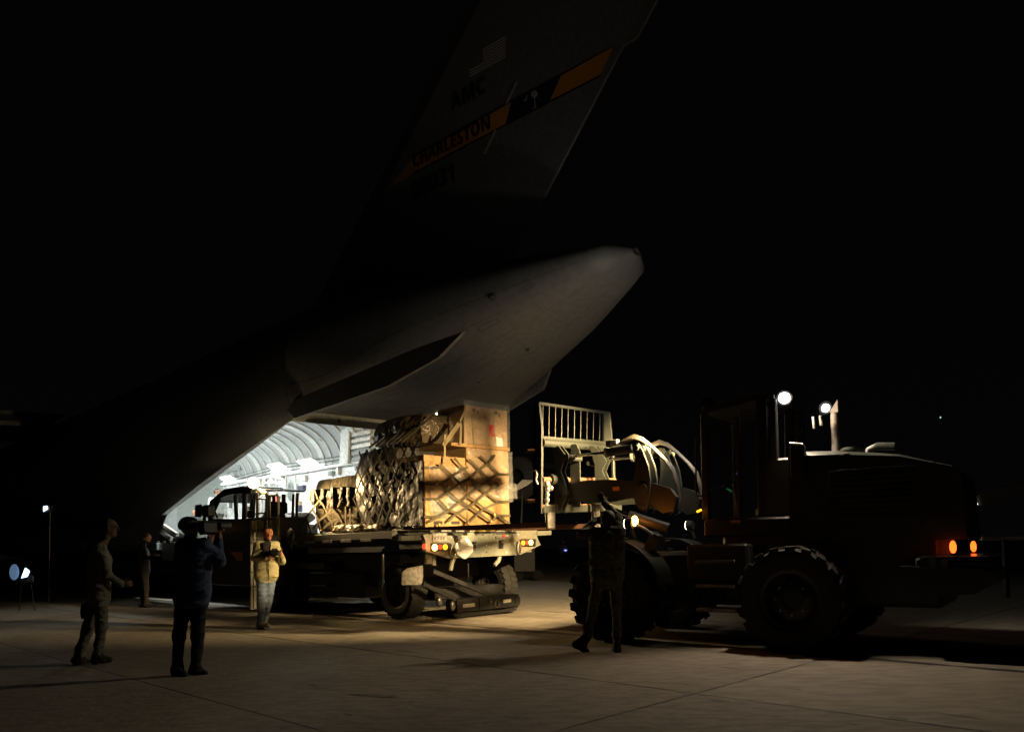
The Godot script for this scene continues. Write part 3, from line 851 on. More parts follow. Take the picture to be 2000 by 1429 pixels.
	for q in [[700, 330], [720, 265], [790, 200], [830, 196], [885, 225], [930, 290], [930, 365], [875, 425], [830, 462], [790, 440], [735, 405]]: oc.append(onp(LT, 2, ZR + 0.06, 780 + q[0] / 6.4516, 1020 + q[1] / 6.4516))
	put(mb().prism(oc, Vector3(0, 0, -0.05)), "reflector_plate", M.disc, bp)
	put(mb().prism(pxs(LT, 2, ZR + 0.02, [[845, 1043], [872.5, 1042], [872.5, 1057.5], [845, 1058]]), Vector3(0, 0, -0.018)), "number_plate", M.alum, bp)
	for k in 4: put(mb().prism(pxs(LT, 2, ZR + 0.026, [[849 + k * 5.5, 1047], [852 + k * 5.5, 1046.8], [852 + k * 5.5, 1053], [849 + k * 5.5, 1053.2]]), Vector3(0, 0, -0.004)), "plate_marking", M.grey_plastic, bp)
	for q in [[925.5, 1066], [978.5, 1063]]:
		put(mb().prism(pxs(LT, 2, ZR + 0.012, [[q[0] - 4, q[1] - 8.5], [q[0] + 4.5, q[1] - 8.8], [q[0] + 4.5, q[1] + 8.2], [q[0] - 4, q[1] + 8.5]]), Vector3(0, 0, -0.01)), "slot_plate", M.frame_black, bp)
		for s in [-5, 6]: put(mb().ell(onp(LT, 2, ZR + 0.03, q[0] + 2, q[1] + s), Vector3.ONE * 0.022, 8, 6), "bolt", M.chrome, bp)
	for q in [[884.5, 1076.5, 5.5], [1014.2, 1071, 4.6]]:
		var c := onp(LT, 2, ZR + 0.05, q[0], q[1])
		var path := []
		for k in 17:
			var an := TAU * k / 16.0
			path.append(c + Vector3(sin(an) * 0.055 * (1.0 - 0.35 * cos(an)), cos(an) * 0.10, 0))
		var sh := put(mb().tube(path, 0.016, 7), "shackle", M.steel, ld)
		put(mb().box(c + Vector3(0, 0.10, -0.02), Vector3(0.07, 0.09, 0.05)), "shackle_lug", M.alum, sh)
	for q in [[930, 1044.5], [943, 1044], [964.5, 1043.5], [950, 1078]]:
		var c := onp(LT, 2, ZR + 0.002, q[0], q[1])
		put(mb().cyl(c, c + Vector3(0, 0, 0.003), 0.02, 12), "hole", M.ink, bp)
	for q in [[881, 1049], [892, 1051], [900, 1060], [950, 1064.5], [991, 1046.5], [1003, 1046], [1012.5, 1044], [1004.5, 1061], [911, 1049], [865, 1080], [990, 1078]]:
		put(mb().ell(onp(LT, 2, ZR + 0.006, q[0], q[1]), Vector3(0.016, 0.016, 0.01), 8, 6), "bolt", M.white, bp)
	put(mb().prism(pxs(LT, 2, ZR + 0.03, [[969, 1046], [981, 1045.4], [981, 1050], [969, 1050.6]]), Vector3(0, 0, -0.03)), "latch", M.alum, bp)
	put(mb().prism(pxs(LT, 2, ZR + 0.02, [[983, 1043.5], [986, 1043.3], [986, 1050], [983, 1050.2]]), Vector3(0, 0, -0.02)), "red_mark", M.red, bp)
	# yellow wedge stops on the deck edge
	for q in [[919, 1035.5], [940.5, 1037], [961.5, 1036.5]]:
		put(mb().prism(pxs(LT, 2, ZR + 0.02, [[q[0] - 5.4, q[1]], [q[0] + 5.6, q[1]], [q[0] + 2.5, q[1] - 8.2], [q[0] - 1.5, q[1] - 8.2]]), Vector3(0, 0, -0.14)), "wedge_stop", M.yellow, ld)
	for k in 7: put(mb().bb(Vector3(0.45 + 0.36 * k, 1.68, 0.30), Vector3(0.70 + 0.36 * k, 1.735, 0.44)), "deck_lock", M.alum, ld)
	# tow step low behind the axle
	var st := pxs(LT, 2, 0.40, [[893, 1171], [1013, 1160], [1013, 1183], [893, 1196]])
	var tb := put(mb().prism(st, Vector3(0, 0, -0.35)), "tow_frame", M.frame_black, ld)
	put(mb().prism(pxs(LT, 2, 0.36, [[884, 1198], [980, 1190], [1003, 1186], [1010, 1190], [1003, 1193.5], [985, 1195], [890, 1206]]), Vector3(0, 0, -0.3)), "skid", M.frame_black, tb)
	put(mb().prism(pxs(LT, 2, 0.405, [[937, 1167.5], [938.5, 1167.4], [938.5, 1191], [937, 1191.2]]), Vector3(0, 0, 0.01)), "divider", M.ink, tb)
	for q in [[904, 1179.5, 927, 1186.5], [983, 1171, 998, 1177.5]]: put(mb().prism(pxs(LT, 2, 0.407, [[q[0], q[1]], [q[2], q[1] - 2.2], [q[2], q[3] - 2.2], [q[0], q[3]]]), Vector3(0, 0, 0.004)), "reflective_tape", M.white, tb)
	var cc := onp(LT, 2, 0.42, 971, 1179)
	var ring := []
	for k in 15: ring.append(cc + Vector3(cos(TAU * k / 14) * 0.06, sin(TAU * k / 14) * 0.07, 0.0))
	put(mb().tube(ring, 0.008, 5), "tow_eye", M.steel, tb)
	var ce := onp(LT, 2, 0.41, 957, 1174.5)
	put(mb().cyl(ce, ce + Vector3(0, 0, 0.04), 0.03, 12), "coupling", M.steel, tb)
	put(mb().beam(onp(LT, 2, 0.3, 845, 1115), onp(LT, 2, 0.36, 965, 1165), 0.06, 0.09), "tow_arm", M.frame_black, tb)
	put(mb().beam(onp(LT, 2, 0.3, 825, 1140), onp(LT, 2, 0.36, 890, 1170), 0.06, 0.09), "tow_arm", M.frame_black, tb)
	put(mb().bb(Vector3(0.6, 0.35, 0.05), Vector3(2.4, 0.60, -0.4), 0.03), "axle_box", M.frame_black, ld)
	put(mb().prism(pxs(LT, 2, 0.41, [[1013, 1163], [1016, 1166], [1017, 1176], [1011, 1187], [1007, 1186], [1007, 1164]]), Vector3(0, 0, -0.3)), "skid_end", M.frame_black, tb)
	for q in [[858, 1175], [884, 1183]]: put(mb().ell(onp(LT, 2, 0.34, q[0], q[1]), Vector3(0.07, 0.1, 0.05)), "reel", M.steel, tb)
	for q in [[885, 1095, 880, 1110], [976, 1090, 965, 1100]]: put(mb().tube([onp(LT, 2, 0.45, q[0], q[1] - 4), onp(LT, 2, 0.45, q[0] - 3, q[1] + 6), onp(LT, 2, 0.45, q[2], q[3] + 4)], 0.045, 8), "pivot_arm", M.green, ld)
	build_cab(ld)
func build_cab(ld: Node3D) -> void:
	var X0 := -0.45
	var cab := put(mb().prism(pxs(LT, 0, X0, [[405, 1020], [406, 1000], [409, 979], [432, 959], [437, 955], [462, 951], [474, 949], [477, 951], [516, 955], [517, 966], [474, 963], [446, 966], [428, 973], [414, 1004], [414, 1013], [516, 1013], [516, 1022]]), Vector3(0.06, 0, 0)), "cab", M.frame_black, ld)
	var lo: Vector3 = lp(410, 1018); var hi: Vector3 = lp(515, 1018)
	# lower body, far side, roof
	put(mb().bb(Vector3(X0, 0.55, lo.z), Vector3(X0 + 1.15, lo.y, hi.z), 0.03), "cab_body", M.chassis, cab)
	put(mb().prism(pxs(LT, 0, X0 + 0.06, [[410, 978], [432, 959], [437, 955], [462, 951], [474, 949], [477, 951], [516, 955], [516, 958], [474, 954], [440, 959], [413, 981]]), Vector3(1.05, 0, 0)), "cab_roof", M.frame_black, cab)
	for q in [[457, 966, 459, 1014, 0.10], [475.5, 962, 474.5, 1014, 0.16], [494, 962, 492, 1014, 0.05], [501, 960, 500, 1014, 0.06], [412, 1004, 416, 976, 0.07]]:
		put(mb().beam(lp(q[0], q[1], 0.03), lp(q[2], q[3], 0.03), q[4], 0.07, Vector3.LEFT), "pillar", M.frame_black, cab)
		put(mb().beam(lp(q[0], q[1], 1.05), lp(q[2], q[3], 1.05), q[4] * 0.7, 0.06, Vector3.LEFT), "pillar", M.frame_black, cab)
	for q in [[417, 978, 455, 1010], [461, 966, 473, 1010], [479, 966, 492, 1010], [503, 968, 515, 1010]]:
		put(mb().prism([lp(q[0], q[3], 0.03), lp(q[2], q[3], 0.03), lp(q[2], q[1], 0.03), lp(q[0] + 3, q[1], 0.03)], Vector3(0.008, 0, 0)), "window", M.glass, cab)
	# driver's seat, wheel, instruments
	put(mb().bb(lp(480, 1016, 0.4), lp(492, 1000, 0.9), 0.05), "seat", M.black, cab)
	put(mb().bb(lp(490, 1002, 0.4), lp(495, 978, 0.9), 0.04), "seat_back", M.black, cab)
	put(mb().ell(lp(452, 1003, 0.5), Vector3(0.12, 0.1, 0.14)), "instrument_pod", M.black, cab)
	put(mb().bb(lp(402, 1018, -0.06), lp(399, 988, 0.02), 0.03), "mirror", M.black, cab)
	put(mb().bb(lp(394, 1010, -0.2), lp(402, 985, -0.08), 0.03), "mirror", M.black, cab)
	# work lamp on the rear corner of the roof, aimed back along the deck
	var lc: Vector3 = lp(497, 943, 0.0)
	var lh := put(mb().box(lc + Vector3(0.0, 0.0, -0.12), Vector3(0.24, 0.2, 0.14), Basis.IDENTITY, 0.03).beam(lc + Vector3(0, -0.05, -0.12), lc + Vector3(0, -0.25, -0.14), 0.05, 0.05), "work_lamp", M.black, ld)
	put(mb().ell(lc + Vector3(-0.02, 0, -0.02), Vector3(0.15, 0.13, 0.06), 16, 10), "lamp_lens", M.glow_warm, lh)
	spot(ld, lc + Vector3(-0.02, 0.0, 0.05), Vector3(0.45, 1.75, -2.2), 42.0, 28.0, Color(1, 0.84, 0.58), 0.09, 1.0)
	# marker stripes and orange flag panel low on the cab
	put(mb().prism(pxs(LT, 0, X0 - 0.02, [[449, 1078], [472, 1078], [472, 1095], [462, 1095], [457, 1086]]), Vector3(0.015, 0, 0)), "orange_panel", M.orange, cab)
	put(mb().beam(lp(415, 1019, -0.05), lp(438, 1019, -0.05), 0.05, 0.06), "grab_bar", M.chrome, cab)
	var amb := lp(425, 1030, -0.06)
	put(mb().ell(amb, Vector3(0.05, 0.05, 0.07)), "side_marker_lamp", M.glow_amber, cab)
	# ribbed guard panel and ladder rails standing beside the cab
	var XG := -0.55
	var g := put(mb().prism(pxs(LT, 2, -4.78, [[489, 1190], [489, 1016], [515, 1016], [515, 1190]]), Vector3(0, 0, -0.03)), "guard_panel", M.green, ld)
	for k in 4:
		var xx := 491.5 + k * 6.4
		put(mb().prism(pxs(LT, 2, -4.75, [[xx - 2.4, 1189], [xx - 2.4, 1017], [xx + 2.6, 1017], [xx + 2.6, 1189]]), Vector3(0, 0, -0.03)), "guard_plank", M.steel if k == 1 else M.green, g)
		put(mb().prism(pxs(LT, 2, -4.72, [[xx + 1.4, 1031], [xx + 1.6, 1019], [xx + 3.0, 1019], [xx + 3.4, 1031]]), Vector3(0, 0, -0.02)), "brass_slot", M.brass, g)
		for yy in [1036, 1060, 1117, 1145]: put(mb().ell(onp(LT, 2, -4.72, xx, yy), Vector3.ONE * 0.02, 6, 5), "bolt", M.ink, g)
	var rail := put(mb().tube(pxs(LT, 0, XG + 0.06, [[526, 1042], [526, 970], [529, 966], [540, 966], [543.5, 971], [543.5, 1046]]), 0.035, 8), "hand_rail", M.green, ld)
	put(mb().beam(onp(LT, 0, XG + 0.06, 502, 1012), onp(LT, 0, XG + 0.06, 543, 1014), 0.05, 0.05), "hand_rail", M.green, ld)
	for q in [[503, 960], [521, 960]]: put(mb().beam(onp(LT, 0, XG + 0.06, q[0], q[1]), onp(LT, 0, XG + 0.06, q[0] - 0.5, 1050), 0.07, 0.07), "hand_rail", M.steel, ld)
	for y in [974, 1002]: put(mb().beam(onp(LT, 0, XG + 0.06, 503, y), onp(LT, 0, XG + 0.06, 521, y), 0.04, 0.04), "hand_rail", M.green, ld)
	put(mb().ell(onp(LT, 0, -0.3, 567, 1048), Vector3(0.05, 0.19, 0.16)), "side_mirror", M.black, ld)
	put(mb().tube([onp(LT, 0, -0.3, 567, 1060), onp(LT, 0, 0.0, 569, 1082)], 0.02, 6), "side_mirror_arm", M.black, ld)

# ================= cargo on the deck
func strap(b: MB, pts: Array, w: float, nrm: Vector3, t := 0.008) -> MB:
	for i in pts.size() - 1: b.beam(pts[i], pts[i + 1], w, t, nrm)
	return b
func blob(x0: float, x1: float, y0: float, y1: float, z0: float, z1: float, bulge: float, seed_: int, wob: float) -> MB:   # wrapped stack: a soft box
	var nz := FastNoiseLite.new()
	nz.seed = seed_; nz.frequency = 1.6; nz.fractal_octaves = 4
	var c := Vector3((x0 + x1) / 2, (y0 + y1) / 2, (z0 + z1) / 2)
	var h := Vector3((x1 - x0) / 2, (y1 - y0) / 2, absf(z1 - z0) / 2)
	var b := mb()
	var N := 26
	for ax in 3:
		for s in [-1.0, 1.0]:
			var rows := []
			for j in N + 1:
				var row := []
				for i in N + 1:
					var t := Vector3.ZERO
					t[ax] = s; t[(ax + 1) % 3] = 2.0 * i / N - 1; t[(ax + 2) % 3] = 2.0 * j / N - 1
					var rr := Vector3(t.x * sqrt(1 - 0.10 * t.y * t.y - 0.10 * t.z * t.z), t.y * sqrt(1 - 0.06 * t.x * t.x - 0.06 * t.z * t.z), t.z * sqrt(1 - 0.1 * t.y * t.y - 0.1 * t.x * t.x))
					var p := c + rr * (h + Vector3(bulge, 0, bulge) * (1 - t.y * t.y))
					p += rr.normalized() * (nz.get_noise_3dv(p) + 0.5 * absf(nz.get_noise_3dv(p * 3.1))) * wob
					row.append(p)
				rows.append(row)
			var o := Vector3.ZERO
			o[ax] = s
			b.grid(rows, o)
	return b
func carton(a: Vector3, c: Vector3, m: Material, label: String, marks := true) -> Node3D:
	var base := Vector3((a.x + c.x) / 2, minf(a.y, c.y), (a.z + c.z) / 2)
	var o := thing("cardboard_box", LT * Transform3D(Basis.IDENTITY, base), label, "box")
	var s := (c - a).abs()
	put(mb().box(Vector3(0, s.y / 2, 0), s, Basis.IDENTITY, 0.012), "carton", m, o)
	put(mb().bb(Vector3(-0.03, s.y, -s.z / 2), Vector3(0.03, s.y + 0.002, s.z / 2)).bb(Vector3(-0.03, s.y - 0.25, s.z / 2), Vector3(0.03, s.y, s.z / 2 + 0.002)), "tape", M.tape, o)
	if marks:
		for k in 2:
			var x := s.x * (-0.28 + 0.5 * k)
			put(mb().bb(Vector3(x - 0.06, s.y * 0.86, s.z / 2), Vector3(x + 0.05, s.y * 0.86 + 0.06, s.z / 2 + 0.003)), "printed_mark", M.ink, o)
			put(mb().bb(Vector3(x + 0.09, s.y * 0.8, s.z / 2), Vector3(x + 0.13, s.y * 0.8 + 0.07, s.z / 2 + 0.003)), "printed_mark", M.ink, o)
	return o
func build_cargo() -> void:
	var rng := RandomNumberGenerator.new()
	rng.seed = 99
	# pallets
	for q in [[0.30, 2.80, 0.10, -2.40, "silver cargo pallet at the deck tail under cartons and black wrap"], [0.30, 2.80, -2.46, -4.55, "silver cargo pallet beside the cab under strapped canvas cargo"]]:
		var p := thing("cargo_pallet", LT * Transform3D(Basis.IDENTITY, Vector3((q[0] + q[1]) / 2, 1.725, (q[2] + q[3]) / 2)), q[4], "pallet", "cargo pallets on the loader deck")
		var hx: float = (q[1] - q[0]) / 2; var hz: float = (q[2] - q[3]) / 2
		put(mb().bb(Vector3(-hx, 0, -hz), Vector3(hx, 0.055, hz), 0.015), "panel", M.alum, p)
		for k in 6:
			put(mb().bb(Vector3(-hx + 0.16 + k * 0.40, 0.0, hz), Vector3(-hx + 0.32 + k * 0.40, 0.04, hz + 0.05)), "edge_lip", M.alum, p)
			var rg := []
			for e in 9: rg.append(Vector3(-hx - 0.02 + 0.03 * sin(e * PI / 4), 0.07 + 0.035 * cos(e * PI / 4), -hz + 0.2 + k * 0.4))
			put(mb().tube(rg, 0.008, 5), "tie_ring", M.steel, p)
	# cartons on the tail face
	var y0 := 1.782
	carton(Vector3(0.38, y0, 0.04), Vector3(1.44, 3.06, -0.95), M.card, "open topped tan carton with hand slots low on the pallet corner", false)
	var rim := thing("cardboard_sleeve", LT * Transform3D(Basis.IDENTITY, Vector3(0.9, 3.06, -0.45)), "dark open flap rim of the tan corner carton", "carton")
	put(mb().bb(Vector3(-0.53, 0.0, 0.46), Vector3(0.53, 0.14, 0.48)).bb(Vector3(-0.53, 0.0, -0.48), Vector3(-0.51, 0.14, 0.46)), "flap", M.card, rim)
	carton(Vector3(1.45, y0, 0.05), Vector3(2.64, 2.72, -0.95), M.card2, "plain tan carton at the pallet corner next to the fork tips", false)
	carton(Vector3(1.45, 2.722, 0.05), Vector3(2.64, 3.42, -0.95), M.card, "tan carton under the wooden board, wrapped in clear film", false)
	var bd := thing("board", LT * Transform3D(Basis.IDENTITY, Vector3(1.78, 3.42, -0.42)), "pale wooden board lying across the cartons under the top carton", "board")
	put(mb().bb(Vector3(-0.75, 0, -0.6), Vector3(0.88, 0.07, 0.5), 0.01), "plank", M.card, bd)
	var top := carton(Vector3(1.42, 3.49, 0.03), Vector3(2.64, 4.30, -0.85), M.card, "tall tan carton on top of the pallet with red tag")
	put(mb().prism([Vector3(0.08, 0.22, 0.442), Vector3(0.24, 0.21, 0.442), Vector3(0.22, 0.46, 0.442), Vector3(0.06, 0.47, 0.442)], Vector3(0, 0, 0.006)), "red_tag", M.red, top)
	put(mb().prism([Vector3(0.22, 0.02, 0.442), Vector3(0.46, 0.02, 0.442), Vector3(0.45, 0.2, 0.442), Vector3(0.25, 0.22, 0.442)], Vector3(0, 0, 0.004)), "label_sheet", M.paper, top)
	for x in [-0.36, 0.26]: put(mb().beam(Vector3(x, 0.0, 0.45), Vector3(x - 0.06, 0.81, 0.45), 0.035, 0.006, Vector3.BACK), "band", M.strap_tan, top)
	var bx: Node3D = get_node("cardboard_box")
	for q in [[-0.30, 0.40], [0.14, 0.42], [-0.22, 0.06], [0.22, 0.06]]:
		put(mb().bb(Vector3(q[0] - 0.11, q[1], 0.497), Vector3(q[0] + 0.11, q[1] + 0.065, 0.5), 0.001), "hand_slot", M.ink, bx)
	put(mb().bb(Vector3(-0.40, 0.05, 0.497), Vector3(-0.36, 1.05, 0.506)), "strut", M.card, bx)
	put(mb().bb(Vector3(-0.34, 0.18, 0.497), Vector3(0.0, 0.5, 0.502)), "grey_patch", mat(0.18, 0.17, 0.13, 0.8), bx)
	put(mb().prism([Vector3(0.16, 0.92, 0.51), Vector3(0.32, 0.78, 0.53), Vector3(0.44, 0.96, 0.51), Vector3(0.26, 1.2, 0.51)], Vector3(0, 0, 0.004)), "label_sheet", M.paper, bx)
	put(mb().prism([Vector3(0.02, 0.5, 0.5), Vector3(0.3, 0.48, 0.5), Vector3(0.3, 0.64, 0.5), Vector3(0.02, 0.66, 0.5)], Vector3(0, 0, 0.003)), "label_sheet", M.mark, bx)
	# black film covered stacks behind the cartons
	var s1 := thing("wrapped_stack", LT * Transform3D(Basis.IDENTITY, Vector3(1.5, y0, -1.5)), "tall stack wrapped in shiny black film behind the tan cartons", "cargo")
	put(blob(-1.13, 1.15, 0, 1.72, 0.55, -0.88, 0.05, 3, 0.055), "film_cover", M.black_film, s1)
	var s2 := thing("wrapped_stack", LT * Transform3D(Basis.IDENTITY, Vector3(1.55, 3.5, -1.3)), "brown film wrapped bundle heaped under the net beside the top carton", "cargo")
	put(blob(-0.95, 1.05, 0, 0.62, 0.95, -0.75, 0.04, 8, 0.045), "film_cover", mat(0.10, 0.075, 0.045, 0.3, 0, null, 1.0, TX.crinkle, 0.9), s2)
	var s3 := thing("wrapped_stack", LT * Transform3D(Basis.IDENTITY, Vector3(0.95, y0, -0.45)), "black film skirt hanging over the side of the corner carton", "cargo")
	put(blob(-0.66, -0.50, 0.02, 1.3, 0.42, -0.6, 0.02, 12, 0.05), "film_cover", M.black_film, s3)
	# clear film stretched round the tail cartons
	var cf := thing("clear_film", LT * Transform3D(Basis.IDENTITY, Vector3(1.6, y0, 0.1)), "crinkled clear film stretched over the cartons on the pallet tail", "wrapping")
	for q in [[-0.20, 1.10, 1.66, 2.62, -0.06, 5], [-0.14, 1.12, 0.55, 1.62, -0.02, 6], [-1.15, -0.2, 0.3, 1.2, 0.0, 7], [0.55, 1.25, 0.62, 0.95, -0.02, 9]]:
		var nz := FastNoiseLite.new()
		nz.seed = q[5]; nz.frequency = 2.2
		var rows := []
		for j in 19:
			var row := []
			for i in 25:
				var x := lerpf(q[0], q[1], i / 24.0); var y := lerpf(q[2], q[3], j / 18.0)
				row.append(Vector3(x, y, q[4] + 0.02 * nz.get_noise_2d(x * 2, y * 2) + 0.025 * nz.get_noise_2d(x * 5, y * 5)))
			rows.append(row)
		put(mb().grid(rows, Vector3.BACK), "film_sheet", M.film, cf)
	# net over the tail face and side
	var net := thing("cargo_net", LT * Transform3D(Basis.IDENTITY, Vector3(1.5, y0, 0.12)), "olive strap net stretched over the tan cartons at the loader tail", "net")
	var bk := Vector3.BACK
	var OX := 820.0; var OY := 760.0; var SC := 4.763
	var lines := [[[185, 690], [365, 870], [465, 1000], [600, 1110], [720, 1170], [840, 1250]], [[320, 640], [450, 790], [545, 910], [735, 1050]], [[460, 650], [555, 745], [700, 905]], [[560, 620], [640, 690], [735, 790]], [[190, 880], [340, 1020], [465, 1090], [665, 1235]], [[180, 1030], [270, 1130], [350, 1150], [465, 1240]],
		[[700, 610], [640, 690], [560, 745], [465, 830], [365, 875], [190, 1010]], [[730, 780], [545, 910], [450, 990], [270, 1130], [90, 1230]], [[700, 910], [600, 980], [465, 1090], [350, 1150], [260, 1230]], [[735, 1050], [590, 1115], [465, 1230]], [[330, 790], [200, 880]], [[450, 720], [330, 790]], [[720, 1170], [665, 1235]]]
	for l in lines:
		var p3 := []
		for q in pxs(LT, 2, 0.155, l, OX, OY, SC): p3.append(q - Vector3(1.5, y0, 0.12))
		put(strap(mb(), p3, 0.05, bk), "strap", M.strap, net)
	for y in [728, 885, 1020, 1185]: put(strap(mb(), [onp(LT, 2, 0.06, 828, 760 + y / SC) - Vector3(1.5, y0, 0.12), onp(LT, 2, 0.15, 860, 760 + y / SC) - Vector3(1.5, y0, 0.12)], 0.05, bk), "strap", M.strap, net)
	for y in [790, 1045, 1175]: put(strap(mb(), [onp(LT, 2, 0.15, 972, 760 + y / SC) - Vector3(1.5, y0, 0.12), onp(LT, 2, 0.06, 997, 760 + y / SC) - Vector3(1.5, y0, 0.12)], 0.05, bk), "strap", M.strap, net)
	for q in [[230, 690, 235, 420], [215, 520, 360, 310], [375, 520, 385, 310], [230, 520, 385, 310], [440, 150, 375, 300]]: put(strap(mb(), [onp(LT, 2, 0.12, OX + q[0] / SC, OY + q[1] / SC) - Vector3(1.5, y0, 0.12), onp(LT, 2, 0.12, OX + q[2] / SC, OY + q[3] / SC) - Vector3(1.5, y0, 0.12)], 0.05, bk), "strap", M.strap_tan, net)
	for q in [[875, 949], [853, 943], [914, 1022], [960, 1019], [858, 1025], [966, 1005]]:
		put(mb().ell(onp(LT, 2, 0.17, q[0], q[1]) - Vector3(1.5, y0, 0.12), Vector3(0.035, 0.045, 0.03), 8, 6), "hook", M.brass, net)
	var side := thing("cargo_net", LT * Transform3D(Basis.IDENTITY, Vector3(0.28, y0, -1.0)), "dark strap net over the black film stack on the loader side", "net")
	for k in 10:
		var zz := -2.45 + k * 0.30
		for d in [-1.0, 1.0]:
			var p3 := []
			for j in 6:
				var t := j / 5.0
				var z: float = zz + d * 1.2 * (t - 0.5)
				if z > 0.0 or z < -2.42: continue
				p3.append(Vector3(0.02 - 0.05 * sin(PI * t) + 0.01, 0.05 + 1.65 * t, z + 1.0))
			if p3.size() > 1: put(strap(mb(), p3, 0.045, Vector3.LEFT), "strap", M.strap if k % 3 else M.strap_black, side)
	for k in 6: put(strap(mb(), [Vector3(0.12, 1.75, -0.9 + k * 0.24), Vector3(0.45, 2.25, -0.2 + k * 0.22)], 0.045, Vector3.LEFT), "strap", M.strap, side)
	# low strapped pallet beside the cab
	var cv := thing("strapped_stack", LT * Transform3D(Basis.IDENTITY, Vector3(1.5, y0, -3.5)), "low stack under brown canvas and crossed tan straps beside the cab", "cargo")
	put(blob(-1.02, 1.1, 0.0, 1.26, 0.95, -0.9, 0.0, 15, 0.05), "canvas_cover", M.canvas, cv)
	for k in 9:
		var z := 0.85 - k * 0.2
		put(blob(-1.12 - 0.05 * (k % 2), -0.98, 0.55 + 0.1 * (k % 3), 0.95 + 0.05 * (k % 2), z, z - 0.13, 0.0, 50 + k, 0.05), "dark_bag", M.black, cv)
	var n2 := thing("cargo_net", LT * Transform3D(Basis.IDENTITY, Vector3(0.38, y0, -3.5)), "crossed wide tan straps over the low canvas stack beside the cab", "net")
	for l in [[[60, 1000], [120, 830], [230, 690], [325, 565]], [[200, 1040], [150, 880], [110, 800]], [[225, 985], [320, 860], [440, 770], [500, 700]], [[350, 1020], [300, 830], [215, 690]], [[545, 1010], [480, 870], [390, 660], [320, 570]], [[375, 980], [480, 890], [590, 830]], [[690, 970], [600, 800], [520, 720]], [[700, 960], [700, 660]], [[765, 970], [765, 690]], [[585, 670], [635, 560]], [[640, 960], [560, 980]], [[430, 700], [490, 460]], [[300, 560], [250, 420]], [[180, 560], [210, 400]]]:
		var p3 := []
		for q in pxs(LT, 0, 0.33, l, 580, 900, 7.407): p3.append(q - Vector3(0.38, y0, -3.5))
		put(strap(mb(), p3, 0.055, Vector3.LEFT), "strap", M.strap_tan, n2)
	for q in [[195, 1040], [350, 1020], [535, 1010], [690, 975]]: put(mb().ell(onp(LT, 0, 0.31, 580 + q[0] / 7.407, 900 + q[1] / 7.407) - Vector3(0.38, y0, -3.5), Vector3(0.03, 0.05, 0.06), 8, 6), "hook", M.brass, n2)
	# crumpled film spilling at the foot of the stack
	var sp := thing("crumpled_film", LT * Transform3D(Basis.IDENTITY, Vector3(0.32, 1.78, -2.2)), "crumpled pale film bunched on the deck edge under the floodlight", "wrapping")
	put(blob(-0.12, 0.2, 0.0, 0.13, 0.9, -0.75, 0.0, 77, 0.10), "film_heap", mat(0.55, 0.45, 0.3, 0.25, 0, null, 1.0, TX.crinkle, 1.0), sp)
	# pale sacks, red tins and a white crate further in the bay
	for q in [[557, 1030, 0.5, 0.35, "pale bundled sack beside the loader hand rail in the bay"], [572, 1012, 0.45, 0.3, "pale sack topped by two red tins in the bay"], [585, 1034, 0.4, 0.3, "pale sack squeezed against the strapped canvas stack"], [540, 1035, 0.5, 0.4, "pale sack behind the hand rail beside the cab"]]:
		var c := onp(AT, 0, 0.2, q[0], q[1])
		var o := thing("sack", AT * Transform3D(Basis.IDENTITY, c - Vector3(0, q[3] * 0.5, 0)), q[4], "sack")
		put(blob(-q[2], q[2], 0, q[3], q[2], -q[2], 0.04, int(q[0]), 0.09), "sack_body", mat(0.6, 0.6, 0.6, 0.7, 0, null, 1.0, TX.folds, 0.8), o)
	for q in [[569, 1006], [582, 1008]]:
		var c := onp(AT, 0, 0.25, q[0], q[1])
		var o := thing("red_tin", AT * Transform3D(Basis.IDENTITY, c), "shallow red tin lying on the pale sacks in the bay", "tin", "red tins on the sacks")
		put(mb().cyl(Vector3(0, -0.05, 0), Vector3(0, 0.05, 0), 0.2, 18).cyl(Vector3(0, 0.05, 0), Vector3(0, 0.07, 0), 0.16, 18), "tin_body", M.red, o)
	var wc := thing("white_crate", AT * Transform3D(Basis.IDENTITY, onp(AT, 0, -0.2, 576, 1031)), "white crate in front of the pale sacks in the bay", "crate")
	put(mb().bb(Vector3(-0.3, 0, -0.35), Vector3(0.3, 0.36, 0.35), 0.02).bb(Vector3(-0.32, 0.3, -0.37), Vector3(0.32, 0.38, 0.37), 0.02), "crate_body", M.white, wc)

